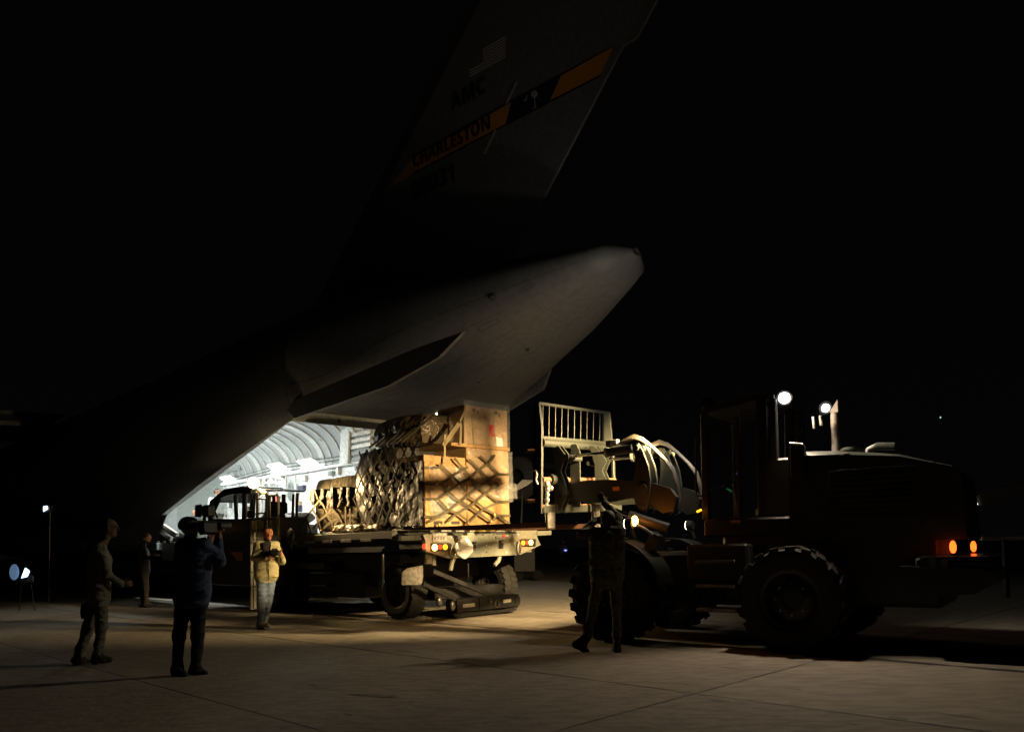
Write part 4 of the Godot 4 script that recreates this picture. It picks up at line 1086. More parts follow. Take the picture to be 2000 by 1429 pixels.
# ================= forklift
func kp(x: float, y: float, dx := 0.0) -> Vector3: return onp(KT, 0, 0.6, x, y) + Vector3(dx, 0, 0)
func k4(v: float, pts: Array) -> Array: return pxs(KT, 0, v, pts, 1000, 750, 4.0825)
func kz(v: float, x: float, y: float) -> Vector3: return onp(KT, 2, v, 1000 + x / 4.0825, 750 + y / 4.0825)
func kx(v: float, x: float, y: float) -> Vector3: return onp(KT, 0, v, 1000 + x / 4.0825, 750 + y / 4.0825)
func build_forklift() -> void:
	var fk := thing("forklift", KT, "big green rough-terrain forklift with raised barred carriage beside the marshalling person", "forklift")
	# wheels
	for q in [[0.25, 0.0], [2.27, 0.0], [0.25, 2.5], [2.27, 2.5]]: wheel(fk, Vector3(q[0], 0.65, q[1]), 0.65, 0.5, 20, M.frame_black)
	# frames and axles
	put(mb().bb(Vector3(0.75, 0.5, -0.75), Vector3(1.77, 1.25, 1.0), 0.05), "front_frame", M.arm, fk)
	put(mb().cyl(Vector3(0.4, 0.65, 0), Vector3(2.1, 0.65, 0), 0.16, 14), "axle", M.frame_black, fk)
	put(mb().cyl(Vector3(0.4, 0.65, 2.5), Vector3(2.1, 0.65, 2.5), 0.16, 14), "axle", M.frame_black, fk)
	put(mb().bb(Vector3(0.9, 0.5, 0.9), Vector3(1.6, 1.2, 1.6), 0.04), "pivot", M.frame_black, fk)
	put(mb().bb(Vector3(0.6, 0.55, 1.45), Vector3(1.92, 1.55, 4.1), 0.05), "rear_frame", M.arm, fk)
	put(mb().bb(Vector3(0.32, 0.85, 1.05), Vector3(0.62, 1.35, 1.9), 0.03), "tool_box", M.arm, fk)
	for k in 3: put(mb().bb(Vector3(0.25, 0.45 + k * 0.32, 1.2), Vector3(0.6, 0.5 + k * 0.32, 1.75)), "step", M.steel, fk)
	# front fenders
	for x in [0.02, 2.04]:
		var rows := []
		for j in 2:
			var row := []
			for i in 15:
				var a := deg_to_rad(lerpf(-18.0, 78.0, i / 14.0))
				row.append(Vector3(x + j * 0.5, 0.65 + 0.80 * cos(a), 0.80 * sin(a)))
			rows.append(row)
		var fd := put(mb().grid(rows, Vector3.UP), "fender", M.arm, fk)
		var lip := []
		for i in 15: lip.append(rows[0][i])
		put(mb().tube(lip, 0.02, 6), "fender_lip", M.arm, fd)
		if x < 1:
			var hp := Vector3(0.18, 1.46, 0.18)
			put(mb().box(hp + Vector3(0, 0.0, 0.0), Vector3(0.1, 0.02, 0.16), Basis(Vector3.RIGHT, 0.25)), "fender_slot", M.ink, fd)
	# hood, grille, counterweight
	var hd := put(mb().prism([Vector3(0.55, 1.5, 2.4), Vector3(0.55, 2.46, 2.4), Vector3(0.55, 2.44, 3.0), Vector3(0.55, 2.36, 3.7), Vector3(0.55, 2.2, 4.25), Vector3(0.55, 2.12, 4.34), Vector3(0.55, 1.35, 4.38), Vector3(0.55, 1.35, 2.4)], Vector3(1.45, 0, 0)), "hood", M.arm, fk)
	var prev := []
	for q in [[2.42, 2.46], [3.0, 2.44], [3.5, 2.385], [3.7, 2.36], [4.0, 2.27], [4.25, 2.2]]:   # sloping shoulder along the hood edge
		var now := [Vector3(0.552, q[1] - 0.012, q[0]), Vector3(0.68, q[1] + 0.075 * (4.6 - q[0]) / 2.2, q[0]), Vector3(1.2, q[1] + 0.085 * (4.6 - q[0]) / 2.2, q[0])]
		if prev.size():
			put(mb().prism([prev[0], now[0], now[1], prev[1]], Vector3(0.006, -0.01, 0)), "hood_shoulder", M.arm, hd)
			put(mb().prism([prev[1], now[1], now[2], prev[2]], Vector3(0.0, -0.01, 0)), "hood_top", M.arm, hd)
		prev = now
	for z in [3.1, 3.75, 4.05]: put(mb().box(Vector3(0.6, 2.43 - (z - 3.1) * 0.2, z), Vector3(0.05, 0.05, 0.07)), "hood_latch", M.steel, hd)
	for k in 9: put(mb().bb(Vector3(0.535, 1.65 + 0.07 * k, 2.9), Vector3(0.55, 1.68 + 0.07 * k, 3.9)), "grille_slat", M.frame_black, hd)
	put(mb().cyl(Vector3(1.1, 2.44, 3.06), Vector3(1.1, 2.53, 3.06), 0.15, 18).cyl(Vector3(1.1, 2.53, 3.06), Vector3(1.1, 2.57, 3.06), 0.17, 18, 0.11), "intake_cap", M.arm, hd)
	put(mb().tube([Vector3(0.95, 2.4, 3.28), Vector3(0.95, 2.5, 3.3), Vector3(0.95, 2.54, 3.4), Vector3(0.95, 2.52, 3.6)], 0.05, 8), "vent_cowl", M.arm, hd)
	var cw := put(mb().prism([Vector3(0.3, 0.78, 3.7), Vector3(0.3, 0.72, 4.1), Vector3(0.3, 0.74, 4.45), Vector3(0.3, 0.85, 4.62), Vector3(0.3, 0.98, 4.62), Vector3(0.3, 1.02, 4.45), Vector3(0.3, 1.05, 3.7)], Vector3(1.9, 0, 0)), "counterweight", M.frame_black, fk)
	put(mb().bb(Vector3(0.36, 1.03, 3.86), Vector3(0.75, 1.14, 4.2), 0.02), "light_box", M.arm, cw)
	for q in [[1845, 1102], [1822, 1100]]: put(mb().box(onp(KT, 0, 0.36, q[0], q[1]), Vector3(0.02, 0.13, 0.07)), "reflector", M.grey_plastic, cw)
	put(mb().bb(Vector3(0.34, 1.145, 3.9), Vector3(2.2, 1.16, 4.6), 0.004), "rear_ledge", mat(0.3, 0.3, 0.3, 0.16, 0.9), cw)
	# tail lamps on short stalks
	for q in [[1862, 1068, 0.5], [1902, 1067, 0.0]]:
		var c := onp(KT, 0, 0.5, q[0], q[1]) if q[2] > 0 else onp(KT, 2, onp(KT, 0, 0.5, 1862, 1068).z + 0.02, q[0], q[1])
		var tl := put(mb().cyl(c - Vector3(0, 0.1, 0), c + Vector3(0, -0.07, 0), 0.035, 10), "tail_lamp", M.frame_black, fk)
		put(mb().ell(c, Vector3(0.036, 0.074, 0.036), 14, 10), "lamp_lens", M.glow_tail, tl)
		omni(fk, c, 0.003, Color(1, 0.15, 0.03), 0.035)
	# exhaust stack with slanted mouth
	var sx := onp(KT, 0, 1.1, 1634, 888); var se := onp(KT, 0, 1.1, 1633, 806)
	var ex := put(mb().tube([sx + Vector3(0, -0.1, 0), Vector3(sx.x, se.y, sx.z)], 0.055, 16), "exhaust_stack", mat(0.10, 0.085, 0.07, 0.75), fk)
	put(mb().prism([Vector3(sx.x - 0.055, se.y, sx.z - 0.055), Vector3(sx.x - 0.055, se.y, sx.z + 0.055), Vector3(sx.x - 0.055, se.y + 0.17, sx.z + 0.055)], Vector3(0.11, 0, 0)), "exhaust_mouth", mat(0.10, 0.085, 0.07, 0.75), ex)
	# cab
	var X0 := 0.6
	var cab := put(mb().prism([kp(1371, 800), kp(1378, 795), kp(1432, 780), kp(1487, 768), kp(1512, 770), kp(1512, 779), kp(1486, 778), kp(1380, 806), kp(1372, 808)], Vector3(1.3, 0, 0)), "cab", M.arm, fk)
	for q in [[1374, 806, 1378, 1016, 0.10], [1486, 772, 1490, 1004, 0.13], [1440, 815, 1444, 1010, 0.05], [1508, 778, 1512, 900, 0.10]]:
		for dx in [0.04, 1.24]: put(mb().beam(kp(q[0], q[1], dx), kp(q[2], q[3], dx), q[4], 0.08, Vector3.LEFT), "pillar", M.frame_black, cab)
	var fl: Vector3 = kp(1376, 1014)
	put(mb().bb(Vector3(X0 - 0.04, fl.y - 0.25, fl.z), Vector3(X0 + 1.3, fl.y, 2.4), 0.03), "cab_floor", M.frame_black, cab)
	put(mb().bb(Vector3(X0, fl.y, 2.05), Vector3(X0 + 1.3, 2.46, 2.42), 0.03), "cab_rear", M.arm, cab)
	for q in [[1379, 810, 1439, 1010], [1445, 800, 1485, 1002], [1492, 785, 1507, 885]]:
		put(mb().prism([kp(q[0], q[3], 0.02), kp(q[2], q[3], 0.02), kp(q[2], q[1], 0.02), kp(q[0], q[1], 0.02)], Vector3(0.008, 0, 0)), "window", M.glass, cab)
	put(mb().prism([Vector3(X0 + 0.08, fl.y + 0.05, fl.z + 0.02), Vector3(X0 + 1.2, fl.y + 0.05, fl.z + 0.02), Vector3(X0 + 1.2, 3.1, fl.z + 0.02), Vector3(X0 + 0.08, 3.1, fl.z + 0.02)], Vector3(0, 0, 0.008)), "window", M.glass, cab)
	put(mb().bb(kp(1452, 1012, 0.45), kp(1480, 985, 0.95), 0.05), "seat", M.black, cab)
	put(mb().bb(kp(1478, 1005, 0.45), kp(1488, 930, 0.95), 0.05), "seat_back", M.black, cab)
	# orange panel behind the seat
	put(mb().prism([kp(1474, 1004, 0.3), kp(1486, 1004, 0.3), kp(1486, 978, 0.3), kp(1479, 970, 0.3), kp(1478, 945, 0.3), kp(1474, 947, 0.3), kp(1467, 960, 0.3), kp(1471, 966, 0.3)], Vector3(0.03, 0, 0)), "orange_seat_panel", M.orange, cab)
	put(mb().tube([kp(1412, 1000, 0.6), kp(1404, 940, 0.6)], 0.03, 8), "steering_column", M.black, cab)
	var sw := []
	for k in 17: sw.append(kp(1404, 938, 0.6) + Vector3(cos(TAU * k / 16.0) * 0.18, sin(TAU * k / 16.0) * 0.06, sin(TAU * k / 16.0) * 0.17))
	put(mb().tube(sw, 0.014, 6), "steering_wheel", M.black, cab)
	put(mb().box(kp(1415, 919.5, 0.55), Vector3(0.05, 0.03, 0.05)), "dash_lamp", M.glow_blue, cab)
	for q in [[1395, 951], [1399, 953], [1402, 956]]: put(mb().box(kp(q[0], q[1], 0.5), Vector3(0.03, 0.012, 0.03)), "dash_lamp", M.glow_green, cab)
	put(mb().bb(kp(1430, 1022, -0.06), kp(1449, 1015, -0.03), 0.004), "amber_reflector", mat(0.35, 0.17, 0.04, 0.5), cab)
	put(mb().prism([kp(1366, 998, -0.1), kp(1374, 994, -0.1), kp(1375, 997, -0.1), kp(1367, 1001, -0.1)], Vector3(0.03, 0, 0)), "side_marker_lamp", M.glow_amber, cab)
	var mr := put(mb().bb(kp(1549, 936, -0.12), kp(1575, 869, 0.0), 0.02), "mirror", M.frame_black, fk)
	put(mb().beam(kp(1548, 867, -0.1), kp(1574, 869, -0.1), 0.05, 0.02), "mirror_edge", M.steel, mr)
	put(mb().tube([kp(1366, 850, -0.1), kp(1365, 960, -0.1), kp(1368, 968, -0.1), kp(1378, 970, -0.02)], 0.014, 6), "mirror_bracket", M.black, cab)
	for k in 2: put(mb().beam(kp(1590 - k * 14, 806 + 2 * k, 0.3), kp(1592 - k * 14, 826 + k * 6, 0.3), 0.03, 0.05), "rear_screen_frame", M.steel, cab)
	# rear work lamps
	for q in [[1532, 777, 0.0, M.glow_white], [1614, 797, 0.75, M.glow_white]]:
		var c: Vector3 = onp(KT, 0, 0.66 + q[2], q[0], q[1])
		var back := (KT.affine_inverse().basis * (EYE - KT * c)).normalized() if q[2] == 0.0 else Vector3(-0.5, -0.3, 0.6).normalized()
		var hs := put(mb().cyl(c - back * 0.10, c - back * 0.02, 0.085, 18, 0.1), "work_lamp", M.black, fk)
		put(mb().cyl(c - back * 0.02, c, 0.072 if q[2] == 0.0 else 0.055, 22), "lamp_lens", q[3], hs)
		put(mb().beam(c - back * 0.06, c - back * 0.06 + Vector3(0, -0.08, -0.25), 0.04, 0.04), "lamp_stalk", M.black, hs)
		if q[2] == 0.0:
			spot(fk, c + back * 0.03, c + back * 0.03 + KT.basis.inverse() * Vector3(0.35, -0.4, 0.9), 7.5, 86.0, Color(1, 0.91, 0.79), 0.09, 0.35)
		else:
			spot(fk, c + back * 0.03, c + back * 0.03 + Vector3(0.5, -0.6, 2.0), 7.0, 70.0, Color(1, 0.95, 0.85), 0.06, 0.9)
	# front work lamps on the roof edge: narrow beam and wide spill of the same lamp
	for x in [0.84, 1.8]:
		var c := Vector3(x, kp(1376, 800).y + 0.10, kp(1376, 800).z - 0.08)
		var hs := put(mb().cyl(c + Vector3(0, 0, 0.12), c + Vector3(0, 0, 0.02), 0.08, 16, 0.1), "work_lamp", M.black, fk)
		put(mb().cyl(c + Vector3(0, 0, 0.06), c + Vector3(0, 0, 0.05), 0.085, 18), "lamp_lens", glow(1, 0.82, 0.52, 6), hs)
		put(mb().lathe([[0.088, 0.0], [0.104, 0.0], [0.104, 0.1], [0.088, 0.1]], Transform3D(Basis(Vector3.BACK, Vector3.UP, Vector3.LEFT), c + Vector3(0, 0, -0.02)), 20), "lamp_shroud", M.black, hs)
		spot(fk, c + Vector3(0, 0, -0.03), c + (Vector3(0.15, -1.35, -4.0) if x < 1 else Vector3(2.6, -1.9, -4.4)), 130.0 if x < 1 else 150.0, 35.0, Color(1, 0.85, 0.60), 0.09, 1.0)
		if x < 1: spot(fk, c + Vector3(0, 0, -0.04), c + Vector3(-5.5, -1.7, -4.0), 7.0, 40.0, Color(1, 0.90, 0.74), 0.09, 0.8)
		spot(fk, c + Vector3(0, 0, -0.05), c + Vector3(0, -0.35, -4.0), 2.4, 84.0, Color(1, 0.95, 0.86), 0.09, 0.5)
	# ---- lift arms: near and far boom, bell cranks, tilt cylinders
	for s in 2:
		var x := 0.72 + s * 0.86
		var d := Vector3(s * 0.86, 0, 0)
		var base := []
		for p in k4(0.72, [[425, 820], [450, 795], [560, 770], [740, 760], [900, 765], [1110, 785], [1260, 830], [1310, 900], [1290, 1010], [1200, 1030], [1100, 960], [960, 905], [780, 940], [620, 950], [470, 920], [430, 890]]): base.append(p + d)
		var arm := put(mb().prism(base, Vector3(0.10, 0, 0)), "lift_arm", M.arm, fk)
		var bell := []
		for p in k4(0.66, [[955, 480], [975, 465], [1005, 470], [1045, 540], [1085, 650], [1102, 760], [1098, 860], [1088, 960], [1068, 1028], [1040, 1030], [1000, 985], [968, 900], [962, 800], [980, 700], [984, 590]]): bell.append(p + d)
		var bc := put(mb().prism(bell, Vector3(0.045, 0, 0)), "bell_crank", M.arm, fk)
		var bell2 := []
		for p in bell: bell2.append(p + Vector3(0.22, 0, 0))
		put(mb().prism(bell2, Vector3(0.045, 0, 0)), "bell_crank", M.arm, fk)
		var cs := 0.79
		put(mb().cyl(kx(cs, 430, 580) + d, kx(cs, 765, 545) + d, 0.026, 12), "cylinder_rod", M.chrome, fk)
		put(mb().cyl(kx(cs, 755, 546) + d, kx(cs, 965, 512) + d, 0.068, 16), "cylinder_barrel", M.arm, fk)
		put(mb().cyl(kx(cs, 750, 547) + d, kx(cs, 768, 544) + d, 0.078, 16), "cylinder_collar", M.alum, fk)
		for q in [[430, 580, 0.05], [985, 505, 0.045], [1035, 830, 0.07], [385, 600, 0.035], [1040, 990, 0.04], [380, 890, 0.05]]:
			var c := kx(0.62, q[0], q[1]) + d
			put(mb().cyl(c, c + Vector3(0.42, 0, 0), q[2], 14), "pin", M.arm, fk)
		# hoses over the cylinder and down to the frame
		for h in 3:
			var o := Vector3(0.03 * h, 0.02 * h, 0)
			put(mb().tube([kx(0.7, 860, 470) + d + o, kx(0.7, 960, 430 - h * 3) + d + o, kx(0.72, 1030, 450) + d + o, kx(0.74, 1120, 510 + h * 8) + d + o, kx(0.76, 1210, 600 + h * 8) + d + o, kx(0.8, 1275, 690) + d + o, kx(0.85, 1310, 800) + d + o, kx(0.9, 1330, 950) + d + o], 0.016, 8), "hose", mat(0.10, 0.085, 0.065, 0.55), fk)
		put(mb().tube([kx(0.7, 780, 480) + d, kx(0.7, 870, 470) + d, kx(0.7, 970, 435) + d], 0.018, 8), "hydraulic_pipe", M.alum, fk)
		put(mb().box(kx(0.72, 825, 468) + d, Vector3(0.1, 0.09, 0.12)), "valve_block", M.alum, fk)
		put(mb().box(kx(0.74, 780, 475) + d, Vector3(0.1, 0.1, 0.1)), "valve_block", M.arm, fk)
	# marker on the near arm
	var om := kx(0.715, 830, 833)
	put(mb().box(om, Vector3(0.01, 0.06, 0.11)), "amber_reflector", mat(0.7, 0.2, 0.02, 0.4), fk)
	# lift cylinder running down to the frame, lit by the amber lamp
	put(mb().cyl(kx(0.45, 820, 1005), kx(0.45, 940, 1050), 0.035, 12), "cylinder_rod", M.chrome, fk)
	put(mb().cyl(kx(0.45, 935, 1048), kx(0.6, 1250, 1150), 0.075, 16), "cylinder_barrel", M.arm, fk)
	var al := onp(KT, 0, 0.22, 1240, 1017)
	var als := put(mb().tube([al + Vector3(0, -0.05, 0.02), onp(KT, 0, 0.26, 1262, 1034), onp(KT, 0, 0.3, 1276, 1044)], 0.02, 8), "signal_lamp", M.white, fk)
	put(mb().ell(al, Vector3(0.05, 0.075, 0.05), 14, 10), "lamp_lens", M.glow_amber_hot, als)
	omni(fk, al, 0.2, Color(1, 0.5, 0.12), 0.05)
	# headlamps on the front fenders
	for x in [0.2, 2.3]:
		var c := Vector3(x, 1.66, 0.22)
		var hh := put(mb().cyl(c + Vector3(0, 0, 0.1), c, 0.07, 16, 0.085).beam(c + Vector3(0, -0.05, 0.06), c + Vector3(0.05, -0.22, 0.1), 0.04, 0.04), "headlamp", M.arm, fk)
		put(mb().cyl(c, c + Vector3(0, 0, -0.012), 0.075, 16), "lamp_lens", glow(1, 0.82, 0.52, 10), hh)
		spot(fk, c + Vector3(0, 0, -0.04), c + Vector3(0.35, -0.12, -4.0), 1.2, 42.0, Color(1, 0.79, 0.48), 0.07, 1.0)
	put(mb().prism([onp(KT, 0, 0.3, 1255, 1074), onp(KT, 0, 0.3, 1272, 1037), onp(KT, 0, 0.3, 1284, 1046), onp(KT, 0, 0.3, 1282, 1076)], Vector3(0.25, 0, 0)), "lamp_bracket", M.arm, fk)
	# ---- carriage
	var ZC := -1.23
	var cg := put(mb().beam(kz(ZC, 235, 1000), kz(ZC, 860, 985), 0.1, 0.12), "carriage", M.arm, fk)
	var sp := k4(0.1, [[172, 150], [212, 150], [235, 340], [232, 1030], [172, 1034], [158, 340]])
	put(mb().prism(sp, Vector3(0.03, 0, 0)), "side_plate", M.arm, cg)
	put(mb().beam(kz(ZC, 238, 340), kz(ZC, 232, 1030), 0.03, 0.06, Vector3.LEFT), "side_post", M.arm, cg)
	put(mb().beam(kz(ZC, 215, 150), kz(ZC, 238, 345), 0.03, 0.05, Vector3.LEFT), "side_post", M.arm, cg)
	put(mb().prism([kz(ZC, 735, 228), kz(ZC, 777, 232), kz(ZC, 795, 445), kz(ZC, 735, 462)], Vector3(0, 0, -0.03)), "side_plate", M.arm, cg)
	put(mb().beam(kz(ZC, 212, 152), kz(ZC, 777, 232), 0.04, 0.045), "top_rail", M.arm, cg)
	put(mb().beam(kz(ZC, 236, 425), kz(ZC, 800, 474), 0.05, 0.05), "lower_rail", M.arm, cg)
	for k in 10:
		var x := 246.0 + 50.6 * k
		put(mb().cyl(kz(ZC, x, 158 + 0.142 * (x - 246)), kz(ZC, x - 4, 428 + 0.085 * (x - 246)), 0.009, 8), "bar", M.arm, cg)
	put(mb().beam(kz(ZC, 777, 232), kz(ZC, 796, 445), 0.03, 0.04, Vector3.LEFT), "side_post", M.arm, cg)
	put(mb().beam(kz(ZC, 800, 445), kz(ZC, 822, 1000), 0.05, 0.06, Vector3.LEFT), "side_post", M.arm, cg)
	put(mb().cyl(kz(ZC, 236, 465), kz(ZC, 820, 512), 0.065, 16), "cross_tube", M.arm, cg)
	put(mb().cyl(kz(ZC, 238, 762), kz(ZC, 820, 768), 0.045, 14), "cross_tube", M.rust, cg)
	put(mb().cyl(kz(ZC, 300, 762), kz(ZC, 330, 762), 0.085, 16), "collar", M.arm, cg)
	put(mb().cyl(kz(ZC, 485, 765), kz(ZC, 512, 766), 0.06, 14), "collar", M.brass, cg)
	put(mb().beam(kz(ZC + 0.02, 236, 975), kz(ZC + 0.02, 830, 965), 0.03, 0.06), "pipe", M.rust, cg)
	# tilt brackets
	for j in 2:
		for e in 2:
			var off := Vector3(0.12 * e, 0, 0)
			var pl := []
			if j == 0:
				for p in k4(0.62, [[300, 455], [340, 455], [425, 565], [387, 690], [447, 865], [375, 1016], [343, 1016], [335, 850], [342, 700], [330, 560]]): pl.append(p + off)
			else:
				for p in k4(1.45, [[615, 490], [660, 495], [735, 585], [752, 612], [717, 690], [745, 752], [735, 960], [670, 960], [662, 755], [660, 640]]): pl.append(p + off)
			put(mb().prism(pl, Vector3(0.03, 0, 0)), "tilt_bracket", M.arm, cg)
	put(mb().prism(k4(1.0, [[478, 480], [512, 478], [540, 540], [542, 980], [466, 980], [466, 560]]), Vector3(0.03, 0, 0)), "tilt_bracket", M.arm, cg)
	# valve bits and chains on the near side
	for q in [[280, 800, 0.05], [285, 840, 0.04], [283, 885, 0.035], [280, 925, 0.04], [310, 830, 0.04]]: put(mb().ell(kz(ZC + 0.05, q[0], q[1]), Vector3(q[2], q[2] * 1.2, q[2])), "lock_fitting", M.alum, cg)
	put(mb().cyl(kz(ZC + 0.05, 282, 790), kz(ZC + 0.05, 278, 970), 0.02, 8), "lock_bar", M.alum, cg)
	put(mb().tube(k4(0.08, [[140, 690], [190, 692], [200, 720], [192, 760], [205, 800]]), 0.016, 6), "side_handle", M.alum, cg)
	for y in [525, 925]:
		var c := kx(0.08, 180, y)
		var mk := put(mb().cyl(c + Vector3(0.02, 0, 0), c + Vector3(-0.02, 0, -0.1), 0.035, 12), "marker_lamp", M.rust, fk)
		put(mb().cyl(c + Vector3(-0.02, 0, -0.1), c + Vector3(-0.03, 0, -0.14), 0.033, 12), "marker_cap", M.ink, mk)
	# forks
	var fy := onp(KT, 2, ZC, 1075, 1027).y
	for x in [onp(KT, 2, ZC, 1074, 1027).x, onp(KT, 2, ZC, 1163, 1027).x]:
		var fo := put(mb().prism([Vector3(x - 0.09, fy - 0.02, ZC + 0.03), Vector3(x - 0.09, fy + 0.06, ZC - 0.02), Vector3(x - 0.09, fy + 0.06, ZC - 2.9), Vector3(x - 0.09, fy + 0.03, ZC - 3.1), Vector3(x - 0.09, fy - 0.02, ZC - 1.5)], Vector3(0.18, 0, 0)), "fork", M.rust, fk)
		put(mb().bb(Vector3(x - 0.10, fy - 0.05, ZC - 0.03), Vector3(x + 0.10, fy + 0.33, ZC + 0.05), 0.02), "fork_heel", M.alum, fo)

# ================= people: one continuous surface from tapered bones
func sdf(out: MB, bones: Array, cell: float) -> void:   # bone: [a, b, ra, rb, color, blend]
	var lo := Vector3.ONE * 1e9; var hi := -lo
	for q in bones:
		var r: float = maxf(q[2], q[3]) + cell * 3
		lo = lo.min(q[0] - Vector3.ONE * r).min(q[1] - Vector3.ONE * r)
		hi = hi.max(q[0] + Vector3.ONE * r).max(q[1] + Vector3.ONE * r)
	var nx := int((hi.x - lo.x) / cell) + 2; var ny := int((hi.y - lo.y) / cell) + 2; var nz := int((hi.z - lo.z) / cell) + 2
	var fld := PackedFloat32Array(); fld.resize(nx * ny * nz); fld.fill(1.0)
	var own := PackedFloat32Array(); own.resize(nx * ny * nz); own.fill(1.0)
	var who := PackedInt32Array(); who.resize(nx * ny * nz)
	for bi in bones.size():
		var q = bones[bi]
		var a: Vector3 = q[0]; var b: Vector3 = q[1]
		var ra: float = q[2]; var rb: float = q[3]; var k: float = q[5]
		var m: float = maxf(ra, rb) + k + cell * 2
		var l := (a.min(b) - Vector3.ONE * m - lo) / cell
		var h := (a.max(b) + Vector3.ONE * m - lo) / cell
		var ab := b - a
		var il := 1.0 / maxf(ab.length_squared(), 1e-9)
		for z in range(maxi(0, int(l.z)), mini(nz, int(h.z) + 1)):
			for y in range(maxi(0, int(l.y)), mini(ny, int(h.y) + 1)):
				var row := (z * ny + y) * nx
				for x in range(maxi(0, int(l.x)), mini(nx, int(h.x) + 1)):
					var p := lo + Vector3(x, y, z) * cell - a
					var t := clampf(p.dot(ab) * il, 0.0, 1.0)
					var d := (p - ab * t).length() - lerpf(ra, rb, t)
					var i := row + x
					if d < own[i]:
						own[i] = d; who[i] = bi
					var e := fld[i]
					var g := maxf(k - absf(d - e), 0.0)
					fld[i] = minf(d, e) - g * g * 0.25 / k
	var vid := {}
	var crease := FastNoiseLite.new()
	crease.seed = 5; crease.frequency = 0.5; crease.fractal_octaves = 2
	var vs := PackedVector3Array(); var ns := PackedVector3Array(); var cs := PackedColorArray()
	var sx := 1; var sy := nx; var sz := nx * ny
	for z in nz - 1:
		for y in ny - 1:
			var row := (z * ny + y) * nx
			for x in nx - 1:
				var i := row + x
				var f0 := fld[i]
				if f0 > cell * 2.5 or f0 < -cell * 2.5: continue
				var f := [f0, fld[i + sx], fld[i + sy], fld[i + sx + sy], fld[i + sz], fld[i + sx + sz], fld[i + sy + sz], fld[i + sx + sy + sz]]
				var msk := 0
				for q in 8:
					if f[q] < 0: msk |= 1 << q
				if msk == 0 or msk == 255: continue
				var s := Vector3.ZERO; var n := 0
				for e in [[0, 1], [2, 3], [4, 5], [6, 7], [0, 2], [1, 3], [4, 6], [5, 7], [0, 4], [1, 5], [2, 6], [3, 7]]:
					var fa: float = f[e[0]]; var fb: float = f[e[1]]
					if (fa < 0) == (fb < 0): continue
					var t := fa / (fa - fb)
					s += Vector3(e[0] & 1, (e[0] >> 1) & 1, e[0] >> 2).lerp(Vector3(e[1] & 1, (e[1] >> 1) & 1, e[1] >> 2), t); n += 1
				vid[i] = vs.size()
				vs.append(lo + (Vector3(x, y, z) + s / n) * cell)
				ns.append(Vector3(f[1] + f[3] + f[5] + f[7] - f[0] - f[2] - f[4] - f[6], f[2] + f[3] + f[6] + f[7] - f[0] - f[1] - f[4] - f[5], f[4] + f[5] + f[6] + f[7] - f[0] - f[1] - f[2] - f[3]).normalized())
				cs.append(bones[who[i]][4])
				if cell > 0.015:   # cloth creases
					var pq: Vector3 = vs[-1]
					vs[-1] = pq + ns[-1] * (crease.get_noise_3d(pq.x * 9, pq.y * 22, pq.z * 9) * 0.011)
					ns[-1] = (ns[-1] + Vector3(crease.get_noise_3d(pq.x * 14 + 9, pq.y * 30, pq.z * 14), crease.get_noise_3d(pq.x * 10, pq.y * 30 + 40, pq.z * 10) * 1.3, 0) * 0.55).normalized()
	for i in vid:
		for ax in 3:
			var st: int = [sx, sy, sz][ax]
			var s1: int = [sy, sz, sx][ax]; var s2: int = [sz, sx, sy][ax]
			if (fld[i] < 0) == (fld[i + st] < 0): continue
			if not (vid.has(i - s1) and vid.has(i - s2) and vid.has(i - s1 - s2)): continue
			var q := [vid[i], vid[i - s1], vid[i - s1 - s2], vid[i - s2]]
			for tr in [[0, 1, 2], [0, 2, 3]]:
				var A: int = q[tr[0]]; var B: int = q[tr[1]]; var C: int = q[tr[2]]
				out.col = cs[A]
				out.tri3(vs[A], vs[B], vs[C], ns[A], ns[B], ns[C])
func hand(w: Vector3, d: Vector3, pn: Vector3, curl: float, c: Color, s := 1.0) -> Array:   # palm, four fingers, thumb
	d = d.normalized(); pn = (pn - d * pn.dot(d)).normalized()
	var sd := d.cross(pn)
	var r := [[w, w + d * 0.05 * s, 0.026 * s, 0.034 * s, c, 0.02], [w + d * 0.03 * s - sd * 0.015 * s, w + d * 0.075 * s - sd * 0.018 * s, 0.022 * s, 0.02 * s, c, 0.02], [w + d * 0.03 * s + sd * 0.015 * s, w + d * 0.075 * s + sd * 0.018 * s, 0.022 * s, 0.02 * s, c, 0.02]]
	for k in 4:
		var o := (k - 1.5) * 0.021 * s
		var L: float = [0.066, 0.076, 0.072, 0.056][k] * s
		var p0 := w + d * 0.085 * s + sd * o
		var d1 := d.rotated(sd, -curl * 0.55); var d2 := d.rotated(sd, -curl * 1.2)
		r.append([p0, p0 + d1 * L * 0.5, 0.0095 * s, 0.009 * s, c, 0.006])
		r.append([p0 + d1 * L * 0.5, p0 + d1 * L * 0.5 + d2 * L * 0.5, 0.009 * s, 0.008 * s, c, 0.006])
	var t0 := w + d * 0.025 * s - sd * 0.03 * s
	r.append([t0, t0 + (d * 0.6 - sd * 0.6 + pn * 0.3).normalized() * 0.04 * s, 0.012 * s, 0.0105 * s, c, 0.01])
	r.append([t0 + (d * 0.6 - sd * 0.6 + pn * 0.3).normalized() * 0.04 * s, t0 + (d * 0.6 - sd * 0.6 + pn * 0.3).normalized() * 0.04 * s + (d * 0.9 - sd * 0.1 + pn * 0.3).normalized() * 0.03 * s, 0.0105 * s, 0.009 * s, c, 0.008])
	return r
